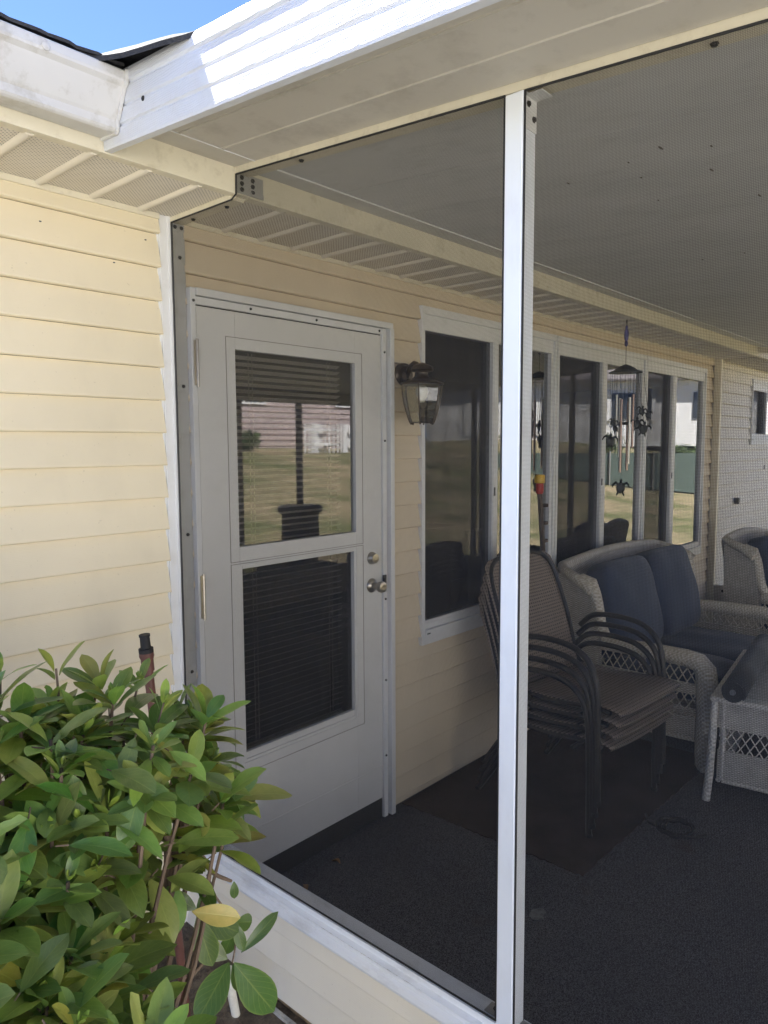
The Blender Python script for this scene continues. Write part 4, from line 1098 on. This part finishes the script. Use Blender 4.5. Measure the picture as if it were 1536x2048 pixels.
# ------------------------------------------------------------------ shrub
class Foliage:
    def __init__(s): s.v = []; s.f = []; s.uv = []; s.c = []
    def leaf(s, base, dirv, up, L, W, col, curl=.25, fold=.25, bite=False, nl=9):
        d = Vector(dirv).normalized(); side = d.cross(Vector(up))
        if side.length < 1e-4: side = d.cross(Vector((1,0,0)))
        side.normalize(); nrm = side.cross(d).normalized()
        i0 = len(s.v); nw = 4; seed = random.random()*100
        for k in range(nl+1):
            t = k/nl
            w = W*.5*(math.sin(math.pi*t**1.28)**.62) if 0 < k < nl else W*.02
            bend = -curl*L*t*t
            cpt = Vector(base) + d*(L*t) + nrm*(bend)
            for j in range(nw+1):
                u = j/nw*2-1
                ww = w
                if bite and ((j == 0 and bite == 1) or (j == nw and bite == 2)) and .3 < t < .85: ww = w*(.45+.4*mnoise.noise(Vector((t*14,seed,0))))
                if bite and ((j == 1 and bite == 1) or (j == nw-1 and bite == 2)) and .3 < t < .85: ww = w*.8
                p = cpt + side*(u*ww) + nrm*(abs(u)*ww*fold + .03*L*mnoise.noise(Vector((t*3+seed,u,seed)))*abs(u))
                s.v.append(tuple(p)); s.uv.append((j/nw, t)); s.c.append(col)
        for k in range(nl):
            for j in range(nw): a = i0+k*(nw+1)+j; s.f.append((a, a+1, a+nw+2, a+nw+1))
    def build(s, name, mat, parent):
        me = bpy.data.meshes.new(name); me.from_pydata(s.v, [], s.f)
        uvl = me.uv_layers.new(name='UVMap'); ca = me.color_attributes.new(name='leafcol', type='FLOAT_COLOR', domain='POINT')
        for k, c in enumerate(s.c): ca.data[k].color = (*c, 1)
        li = [0]*len(me.loops); me.loops.foreach_get('vertex_index', li)
        flat = []
        for i in li: flat += s.uv[i]
        uvl.data.foreach_set('uv', flat)
        me.polygons.foreach_set('use_smooth', [True]*len(me.polygons)); me.materials.append(mat)
        o = bpy.data.objects.new(name, me); COL.objects.link(o)
        if parent: o.parent = parent; o.matrix_parent_inverse = root_inv(parent)
        return o
def leafcol(kind=None):
    r = random.random()
    if kind == 'young': return (random.uniform(.26,.36), random.uniform(.36,.46), random.uniform(.06,.10))
    if kind == 'yellow': return (random.uniform(.42,.58), random.uniform(.42,.50), random.uniform(.07,.12))
    if r < .13: return (random.uniform(.25,.42), random.uniform(.32,.42), random.uniform(.06,.10))
    if r < .45: return (random.uniform(.28,.42), random.uniform(.38,.50), random.uniform(.08,.13))
    return (random.uniform(.14,.24), random.uniform(.23,.34), random.uniform(.055,.09))
def whorl(F, p, axis, n, L, spread, kind=None, young=True, W=.40):
    ax = Vector(axis).normalized(); u = ax.orthogonal().normalized(); v = ax.cross(u)
    a0_ = random.random()*6.28
    for k in range(n):
        a = a0_ + 2.4*k
        sp = R(spread)*(1.15 - .55*k/n) * random.uniform(.75, 1.15)
        rad = u*math.cos(a) + v*math.sin(a)
        d = ax*math.cos(sp) + rad*math.sin(sp)
        Lk = L*random.uniform(.75, 1.12)*(1 - .25*k/n)
        base = Vector(p) - ax*(.012*(n-k)/n*1.6) + rad*.004
        F.leaf(base, d, ax*.8 - rad*.6 + Vector((0,0,.4)), Lk, Lk*random.uniform(W*.85, W*1.12), leafcol(kind), random.uniform(.05,.32), random.uniform(.12,.35), bite=(random.choice((1,2)) if random.random() < .13 else False))
    if young and random.random() < .6:
        for k in range(3):
            a = a0_ + 2.1*k; rad = u*math.cos(a) + v*math.sin(a)
            F.leaf(Vector(p)+ax*.004, ax*.95 + rad*.25, rad, L*.28, L*.10, leafcol('young'), -.1, .3, nl=5)
shrub = empty('shrub', (-.72,-.85,SOIL), 'leafy broadleaf shrub with glossy green and some yellow leaves before the wall', 'shrub')
random.seed(12)
F = Foliage(); BR = MB()
roots = [Vector((-.80,-.78,SOIL-.02)), Vector((-.88,-.84,SOIL-.02)), Vector((-.85,-.92,SOIL-.02)), Vector((-.95,-1.05,SOIL-.02)), Vector((-.92,-1.0,SOIL-.02)), Vector((-1.05,-.9,SOIL-.02))]
ELL = [((-.735,-.97,.945),(.215,.20,.21),56), ((-.98,-.93,.965),(.25,.24,.22),60), ((-1.06,-1.17,.66),(.24,.25,.34),88), ((-.94,-1.05,.72),(.18,.18,.24),28), ((-1.17,-1.0,.83),(.2,.3,.28),38)]
camp = Vector((-1.36,-2.16,1.60))
def branch(root, tip, r0=.008, r1=.0028):
    mid = root.lerp(tip, .5) + Vector((random.uniform(-.05,.05), random.uniform(-.05,.05), .05)); mid.z = min(mid.z, tip.z)
    pts = []
    for k in range(9):
        t = k/8; p = root*(1-t)**2 + mid*2*t*(1-t) + tip*t*t
        p += Vector((mnoise.noise(p*9), mnoise.noise(p*9+Vector((5,5,5))), 0))*.012*math.sin(math.pi*t)
        pts.append(tuple(p))
    BR.tube(pts, [r0+(r1-r0)*k/8 for k in range(9)], 6); return Vector(pts[-2]), Vector(pts[-1])
for (c, rad, n) in ELL:
    k = 0
    while k < n:
        d = Vector((random.gauss(0,1), random.gauss(0,1), random.gauss(0,1)+.35)).normalized()
        rr = random.uniform(.55, 1.0)**.6
        tip = Vector((c[0]+rad[0]*d.x*rr, c[1]+rad[1]*d.y*rr, c[2]+rad[2]*d.z*rr))
        if tip.z < SOIL+.08 or (tip-camp).length < .74: continue
        if tip.y > -.60 or tip.x > -.47 or tip.z < .36: continue
        k += 1
        root = min(roots, key=lambda q: (Vector((q.x,q.y,0))-Vector((tip.x,tip.y,0))).length + random.uniform(0,.15))
        a, b = branch(root, tip)
        ax = (b-a).normalized()*.6 + Vector((d.x*.5, d.y*.5, .45)); ax.normalize()
        whorl(F, tip, ax, random.randint(5,9), random.uniform(.062,.122), random.uniform(45,82))
        if random.random() < .12:
            whorl(F, tip + ax*.05, ax, 4, random.uniform(.035,.055), 35, 'young'); BR.tube([tuple(tip), tuple(tip+ax*.05)], .0016, 5)
        # lower leaves along the shoot
        for q in range(random.randint(2,4)):
            p = b.lerp(a, .0) - ax*(.025+.022*q); rd = Vector((random.gauss(0,1), random.gauss(0,1), .2)).normalized()
            F.leaf(p, rd + Vector((0,0,-.1)), Vector((0,0,1)), random.uniform(.065,.10), random.uniform(.026,.040), leafcol(), random.uniform(.1,.4), .2)
# bare, woody branches and drooping lower shoot near the knee wall
def woody(pts, r0, r1):
    P = [Vector(p) for p in pts]; out = []
    for k in range(len(P)-1):
        p0_ = P[max(k-1,0)]; p1_ = P[k]; p2_ = P[k+1]; p3_ = P[min(k+2,len(P)-1)]
        for j in range(5):
            t = j/5; out.append(.5*((2*p1_)+(-p0_+p2_)*t+(2*p0_-5*p1_+4*p2_-p3_)*t*t+(-p0_+3*p1_-3*p2_+p3_)*t**3))
    out.append(P[-1]); BR.tube([tuple(o) for o in out], [r0+(r1-r0)*k/(len(out)-1) for k in range(len(out))], 7)
woody([(-.62,-.80,-.15),(-.66,-.86,.30),(-.68,-.95,.65),(-.66,-.98,.80),(-.66,-.97,.95)], .011, .007)
woody([(-.66,-.98,.82),(-.598,-.98,.811),(-.561,-.98,.750),(-.530,-.985,.722),(-.517,-.98,.711)], .0055, .003)
woody([(-.573,-.98,.750),(-.557,-.98,.700),(-.530,-.975,.655),(-.510,-.98,.628),(-.509,-.98,.578),(-.519,-.98,.533)], .0026, .0018)
woody([(-.74,-.93,.30),(-.70,-.96,.45),(-.676,-.98,.536),(-.608,-.98,.563),(-.572,-.98,.591),(-.590,-.98,.66),(-.602,-.98,.684)], .005, .002)
woody([(-.72,-.8,-.15),(-.72,-.85,.3),(-.76,-.92,.62),(-.70,-.95,.85)], .010, .006)
woody([(-.80,-.9,-.15),(-.78,-.9,.2),(-.72,-.85,.5),(-.70,-.82,.7)], .008, .005)
for (a_, b_, wd) in (((-.602,-.98,.680),(-.513,-1.0,.604),.42), ((-.602,-.98,.685),(-.538,-.95,.685),.50), ((-.601,-.98,.675),(-.587,-1.01,.579),.45),
        ((-.510,-.98,.617),(-.451,-.96,.578),.45), ((-.510,-.98,.617),(-.505,-1.0,.562),.40), ((-.497,-.98,.543),(-.404,-.99,.588),.26),
        ((-.527,-.98,.538),(-.625,-1.02,.500),.52), ((-.515,-.98,.531),(-.450,-1.03,.405),.46), ((-.519,-.98,.528),(-.486,-.97,.444),.34), ((-.531,-.98,.548),(-.589,-.95,.605),.5),
        ((-.510,-.98,.707),(-.513,-.985,.672),.5), ((-.600,-.98,.690),(-.640,-.95,.730),.45), ((-.515,-.98,.60),(-.520,-.95,.53),.4)):
    A_, B_ = Vector(a_), Vector(b_); L_ = (B_-A_).length*1.04
    F.leaf(A_, B_-A_, Vector((-.45,-.75,.45)), L_, L_*wd, (random.uniform(.07,.10), random.uniform(.14,.18), random.uniform(.045,.06)), random.uniform(.02,.15), .12)
for p, ax, n, L, sp in (((-.33,-.42,-.06),(.1,-.2,.8),8,.060,55), ((-.42,-.50,-.03),(.1,-.3,.7),7,.065,60), ((-.52,-.62,.02),(-.1,-.2,.7),7,.07,60)):
    whorl(F, p, ax, n, L, sp, W=.42); woody([(p[0],p[1],SOIL-.02),(p[0],p[1]+.005,(p[2]+SOIL)/2),p], .003, .002)
for p, L in (((-.66,-1.08,.92),.095), ((-.70,-1.12,.80),.085), ((-.98,-1.42,.62),.09), ((-.85,-1.30,.58),.085), ((-.82,-1.22,.66),.09), ((-.95,-1.35,.52),.08), ((-.62,-1.0,.86),.08)):
    F.leaf(p, (random.uniform(-.3,.6),-.3,random.uniform(-.6,.5)), (-.5,-.7,.5), L, L*.42, leafcol('yellow'), .15, .15, bite=random.choice((1,False)))
# loose leaves filling the body of the shrub, each hanging off a short stalk
for (c, rad, n) in ELL:
    for k in range(int(n*2.0)):
        d = Vector((random.gauss(0,1), random.gauss(0,1), random.gauss(0,1))).normalized(); rr = random.uniform(.35, .98)
        p = Vector((c[0]+rad[0]*d.x*rr, c[1]+rad[1]*d.y*rr, c[2]+rad[2]*d.z*rr))
        if p.z < SOIL+.10 or (p-camp).length < .74 or p.y > -.60 or p.x > -.50 or p.z < .36: continue
        ax = Vector((d.x+random.gauss(0,.5), d.y+random.gauss(0,.5), random.gauss(.0,.55)))
        L = random.uniform(.075,.115); q = p - ax.normalized()*.02
        BR.tube([tuple(q), tuple(p)], .0013, 4, cap=False)
        F.leaf(p, ax, Vector((d.x*.4, d.y*.4, 1)), L, L*random.uniform(.38,.47), leafcol(), random.uniform(.1,.4), random.uniform(.1,.3), bite=(random.choice((1,2)) if random.random() < .1 else False))
for tp in ((-.80,-.86,1.20),(-.74,-.90,1.17),(-.88,-.82,1.21),(-.66,-.90,1.15),(-1.0,-.92,1.20),(-.93,-.88,1.18),(-.60,-.92,1.10),(-.58,-.98,1.06)):
    tp = Vector(tp); a, b = branch(Vector((tp.x-.04, tp.y+.03, .75)), tp, .004, .002)
    whorl(F, tp, (random.gauss(0,.2), random.gauss(0,.2), 1), random.randint(3,6), random.uniform(.06,.09), random.uniform(28,50))
F.build('foliage', M['leaf'], shrub)
obj('branches', BR, M['trunk'], shrub, smooth=True)
# litter on the soil
random.seed(31)
for k in range(9):
    x, y = random.uniform(-.55,-.12), random.uniform(-.85,-.25)
    flatleaf('soil_leaf', (x,y), random.uniform(.03,.06), random.uniform(.012,.025), random.random()*6, SOIL+.004, M['dryleaf'], 'dry brown leaf lying on the soil under the shrub', 'leaf', .012, 'dry leaves on the soil')
for k in range(10):
    x, y = random.uniform(-.6,-.1), random.uniform(-.8,-.25); a = random.random()*6.28; L = random.uniform(.05,.14)
    mb = MB(); mb.tube([(x,y,SOIL+.010),(x+L*.5*math.cos(a),y+L*.5*math.sin(a),SOIL+.018),(x+L*math.cos(a+.2),y+L*math.sin(a+.2),SOIL+.009)], .0016, 5)
    tag(obj('twig', mb, M['trunk']), 'thin dry twig lying on the soil under the shrub', 'twig', 'dry twigs on the soil')

# ------------------------------------------------------------------ neighbourhood seen in the window reflections, plus an added unseen garage
def gable(name, cx_, cy_, w, dp, hw, hr, rz, wallm, base, label):
    r = empty(name, (cx_,cy_,base), label, 'house'); r.rotation_euler = (0,0,rz)
    mb = MB(); mb.box(-w/2, w/2, -dp/2, dp/2, -.6, hw)
    o = obj('wall', mb, wallm); o.parent = r
    for k in range(int(hw/.2)):
        mb2 = None
    mb = MB(); ov = .5
    mb.hexa([(-w/2-ov,-dp/2-ov,hw-.1),(w/2+ov,-dp/2-ov,hw-.1),(w/2+ov,dp/2+ov,hw-.1),(-w/2-ov,dp/2+ov,hw-.1)], [(-w/2-ov,-dp/2-ov,hw),(w/2+ov,-dp/2-ov,hw),(w/2+ov,dp/2+ov,hw),(-w/2-ov,dp/2+ov,hw)])
    mb.poly([(-w/2-ov,-dp/2-ov,hw),(w/2+ov,-dp/2-ov,hw),(w/2-1,0,hw+hr),(-w/2+1,0,hw+hr)]); mb.poly([(-w/2-ov,dp/2+ov,hw),(w/2+ov,dp/2+ov,hw),(w/2-1,0,hw+hr),(-w/2+1,0,hw+hr)])
    mb.poly([(-w/2-ov,-dp/2-ov,hw),(-w/2-ov,dp/2+ov,hw),(-w/2+1,0,hw+hr)]); mb.poly([(w/2+ov,-dp/2-ov,hw),(w/2+ov,dp/2+ov,hw),(w/2-1,0,hw+hr)])
    o = obj('roof', mb, M['roofB']); o.parent = r
    return r
def addp(r, name, mbx, m): o = obj(name, mbx, m); o.parent = r; return o
hA = gable('pink_house', 15.5,-22.2, 13, 8, 3.0, 1.8, R(8), M['pinkwall'], 1.50, 'pink sided neighbour house across the lawn, seen mirrored in the door glass')
for a, b in ((-1.6,.2),(3.2,4.6),(-5.4,-4.2)):
    mb = MB(); mb.box(a, b, 4.0, 4.06, 1.55, 2.6); w_ = addp(hA, 'window', mb, M['whitewall'])
    mb = MB(); mb.box(a+.1, (a+b)/2-.04, 4.06, 4.08, 1.65, 2.5); mb.box((a+b)/2+.04, b-.1, 4.06, 4.08, 1.65, 2.5); addp(hA, 'pane', mb, M['darkglass'])
mb = MB(); mb.box(-2.7,-2.45,4.0,4.2,0,3.0); addp(hA, 'downspout', mb, M['whitewall'])
mb = MB()
for k in range(14): mb.box(-6.4, 6.4, 4.0, 4.02, .2*k+.1, .2*k+.125)
addp(hA, 'siding_line', mb, simple('pink_siding_line', (.42,.31,.29), .8))
hC = gable('bounce_garage', -6.0,-9.0, 13, 6, 3.0, 1.6, 0, M['whitewall'], -.12, 'made-up white garage behind the viewer, added to bounce sunlight onto the house')  # invented building, never in view, added as a sunlit bounce surface
mb = MB(); mb.box(-5.2,-2.6,3.0,3.05,0,2.2); mb.box(-1.6,1.0,3.0,3.05,0,2.2); addp(hC, 'garage_door', mb, M['white'])
mb = MB(); mb.box(2.6,3.9,3.0,3.05,1.0,2.1); addp(hC, 'window', mb, M['darkglass'])
hB = gable('grey_roofed_house', 38,-17, 18, 9, 2.8, 3.0, R(58), M['whitewall'], 2.1, 'white neighbour house with grey roof and garage, seen mirrored in the far windows')
mb = MB(); mb.box(-7,-2.5,4.5,4.56,0,2.3); addp(hB, 'garage_door', mb, simple('garage_white', (.85,.84,.82), .5))
mb = MB(); mb.box(.5,2.5,4.5,4.56,.8,2.1); mb.box(4.5,6.5,4.5,4.56,.8,2.1); addp(hB, 'window', mb, M['darkglass'])
mb = MB(); mb.box(.3,.5,4.5,4.6,.7,2.2); mb.box(2.5,2.7,4.5,4.6,.7,2.2); mb.box(3.4,3.6,4.5,4.6,0,2.8); addp(hB, 'trim', mb, M['whitewall'])
mb = MB()
for k in range(24):
    x = 14.9 + .115*k
    y = -16.2 + .2*math.sin(k*.5)
    mb.box(x, x+.07, y, y+.03, 1.35, 2.35)
mb.box(14.9, 17.7, -16.25, -16.2, 1.6, 1.68); mb.box(14.9,17.7,-16.25,-16.2,2.1,2.18)
pk = obj('picket_fence', mb, M['whitewall']); tag(pk, 'white picket fence in front of the pink house, mirrored in the door glass', 'fence')
gf = empty('green_fence', (23,-6,.2), 'low green windscreen fence across the lawn, mirrored in the far windows', 'fence')
mb = MB(); A = Vector((20.6,-12.5)); B = Vector((27.5,3.0)); dv = (B-A).normalized(); nv = Vector((-dv.y, dv.x))*.02
def zg(p): return -.16 + terrain(p.x, p.y)
pa = []
for k in range(13):
    p = A.lerp(B, k/12); pa.append(p)
for k in range(12):
    p, q = pa[k], pa[k+1]
    mb.hexa([(p.x-nv.x,p.y-nv.y,zg(p)+.05),(q.x-nv.x,q.y-nv.y,zg(q)+.05),(q.x+nv.x,q.y+nv.y,zg(q)+.05),(p.x+nv.x,p.y+nv.y,zg(p)+.05)], [(p.x-nv.x,p.y-nv.y,1.30),(q.x-nv.x,q.y-nv.y,1.30),(q.x+nv.x,q.y+nv.y,1.30),(p.x+nv.x,p.y+nv.y,1.30)])
obj('fence_cloth', mb, M['greenfence'], gf)
for p in pa:
    mb = MB(); mb.tube([(p.x-.05,p.y,zg(p)-.1),(p.x-.05,p.y,1.36)], .03, 6); obj('fence_post', mb, M['steelplate'], gf)
ps = empty('patio_umbrella_stand', (5.0,-5.05,-.10), 'black patio pole in a barrel base on the lawn, mirrored in the door glass', 'umbrella stand')
mb = MB(); mb.lathe([(.22,-.2),(.24,.1),(.25,.45),(.24,.70),(.29,.74),(.30,.80),(.26,.82)], (5.0,-5.05,0), 20); obj('barrel', mb, M['black'], ps, smooth=True)
mb = MB(); mb.tube([(5.0,-5.05,.8),(5.0,-5.05,3.0)], .045, 10); obj('pole', mb, M['bronze'], ps, smooth=True)
def tree(name, x, y, h, cr, seed, label):
    random.seed(seed); z0 = -.16+terrain(x,y); r = empty(name, (x,y,z0), label, 'tree', 'trees behind the neighbour houses')
    mb = MB(); mb.tube([(x,y,z0-.2),(x+.1,y,z0+h*.3),(x,y,z0+h*.6),(x+.1,y,z0+h*.85)], [.28,.22,.15,.05], 8)
    for k in range(7):
        a = random.random()*6.28; zz = z0+h*random.uniform(.35,.6); mb.tube([(x,y,zz),(x+cr*.3*math.cos(a),y+cr*.3*math.sin(a),zz+h*.12),(x+cr*.65*math.cos(a),y+cr*.65*math.sin(a),zz+h*.22)], [.10,.06,.02], 6)
    obj('trunk', mb, M['bark'], r)
    mb = MB()
    cl = [(Vector((random.gauss(0,.4),random.gauss(0,.4),random.gauss(0,.28)))*cr, random.uniform(.25,.5)*cr) for _ in range(26)]
    for c_, rr in cl:
        for k in range(90):
            d_ = Vector((random.gauss(0,1),random.gauss(0,1),random.gauss(0,1))).normalized()*rr*random.uniform(.6,1.05)
            p = Vector((x,y,z0+h*.68)) + c_ + d_; s_ = random.uniform(.08,.16)
            u = Vector((random.gauss(0,1),random.gauss(0,1),random.gauss(0,1))).normalized(); v = u.orthogonal().normalized()
            mb.quad(p-u*s_, p-v*s_*.6, p+u*s_, p+v*s_*.6)
    obj('crown', mb, M['farleaf'], r, recalc=False)
def bush(x, y, rr, seed, label):
    random.seed(seed); z0 = -.16+terrain(x,y); r = empty('bush', (x,y,z0), label, 'bush', 'bushes planted along the neighbour houses')
    mb = MB()
    for k in range(5): a = random.random()*6.28; mb.tube([(x,y,z0-.1),(x+rr*.5*math.cos(a),y+rr*.5*math.sin(a),z0+rr*.9)], [.03,.01], 5)
    obj('stems', mb, M['bark'], r); mb = MB()
    for k in range(900):
        d_ = Vector((random.gauss(0,1),random.gauss(0,1),random.gauss(0,1))).normalized()*rr*random.uniform(.5,1.0)*(.85+.3*math.sin(5*k))
        p = Vector((x,y,z0+rr*.75)) + Vector((d_.x,d_.y,d_.z*.75)); s_ = random.uniform(.04,.08)
        u = Vector((random.gauss(0,1),random.gauss(0,1),random.gauss(0,1))).normalized(); v = u.orthogonal().normalized()
        mb.quad(p-u*s_, p-v*s_*.6, p+u*s_, p+v*s_*.6)
    obj('leaves', mb, M['farleaf'], r, recalc=False)
for bx, by, br_, sd, lb in ((12.2,-17.6,.55,61,'small bush at the left end of the pink house front'),(13.6,-17.3,.45,62,'low bush below the first window of the pink house'),(18.4,-16.6,.6,63,'round bush beside the picket fence end'),(19.6,-16.4,.5,64,'bush at the right corner of the pink house'),
        (30.5,-12.5,.7,65,'bush at the near corner of the grey roofed house'),(32.0,-9.6,.6,66,'bush below the window of the grey roofed house'),(33.0,-7.4,.75,67,'large bush at the far corner of the grey roofed house')):
    bush(bx, by, br_, sd, lb)
tree('oak_tree', 46,-22, 9.5, 4.2, 41, 'broad leafy tree rising behind the grey roofed house')
tree('oak_tree', 52,-12, 10.5, 4.5, 42, 'tall leafy tree at the far right behind the grey roofed house')
tree('oak_tree', 10,-31, 9, 4.0, 43, 'leafy tree rising behind the pink house')

# ------------------------------------------------------------------ sky, sun, camera
tosun = Vector((-.075, .52, .76)).normalized()
el = math.asin(tosun.z); az = math.atan2(tosun.x, tosun.y)
w = bpy.data.worlds.new('World'); sc.world = w; w.use_nodes = True
nt = w.node_tree; bg = nt.nodes['Background']; sky = nt.nodes.new('ShaderNodeTexSky'); sky.sky_type = 'NISHITA'
sky.sun_disc = False; sky.sun_elevation = el; sky.sun_rotation = az; sky.air_density = 1.0; sky.dust_density = 0; sky.ozone_density = 3.0; sky.altitude = 12000
nt.links.new(sky.outputs[0], bg.inputs[0]); bg.inputs[1].default_value = .1
sl = bpy.data.lights.new('sun', 'SUN'); sl.energy = 5.0; sl.angle = R(.55); sl.color = (1,.97,.92)
so = bpy.data.objects.new('sun', sl); COL.objects.link(so); so.rotation_euler = (-tosun).to_track_quat('-Z','Y').to_euler()

cam = bpy.data.cameras.new('camera'); co = bpy.data.objects.new('camera', cam); COL.objects.link(co)
yaw, pitch, roll = R(41.81), R(5.241), R(-.272)
f = Vector((math.cos(yaw)*math.cos(pitch), math.sin(yaw)*math.cos(pitch), -math.sin(pitch)))
r_ = Vector((math.sin(yaw), -math.cos(yaw), 0)); u_ = r_.cross(f)
r2 = r_*math.cos(roll) + u_*math.sin(roll); u2 = u_*math.cos(roll) - r_*math.sin(roll)
Mx = Matrix(((r2.x,u2.x,-f.x,-1.36),(r2.y,u2.y,-f.y,-2.16),(r2.z,u2.z,-f.z,1.60),(0,0,0,1)))
co.matrix_world = Mx
cam.sensor_fit = 'VERTICAL'; cam.sensor_height = 36; cam.lens = 1451.4/2048*36
cam.clip_start = .02; cam.clip_end = 600
sc.camera = co
sc.view_settings.view_transform = 'Standard'; sc.view_settings.look = 'None'; sc.view_settings.gamma = 1; sc.view_settings.exposure = 3.0
sc.cycles.max_bounces = 10; sc.cycles.transparent_max_bounces = 24; sc.cycles.diffuse_bounces = 5; sc.cycles.glossy_bounces = 5
sc.cycles.use_denoising = True
sc.cycles.caustics_reflective = False; sc.cycles.caustics_refractive = False
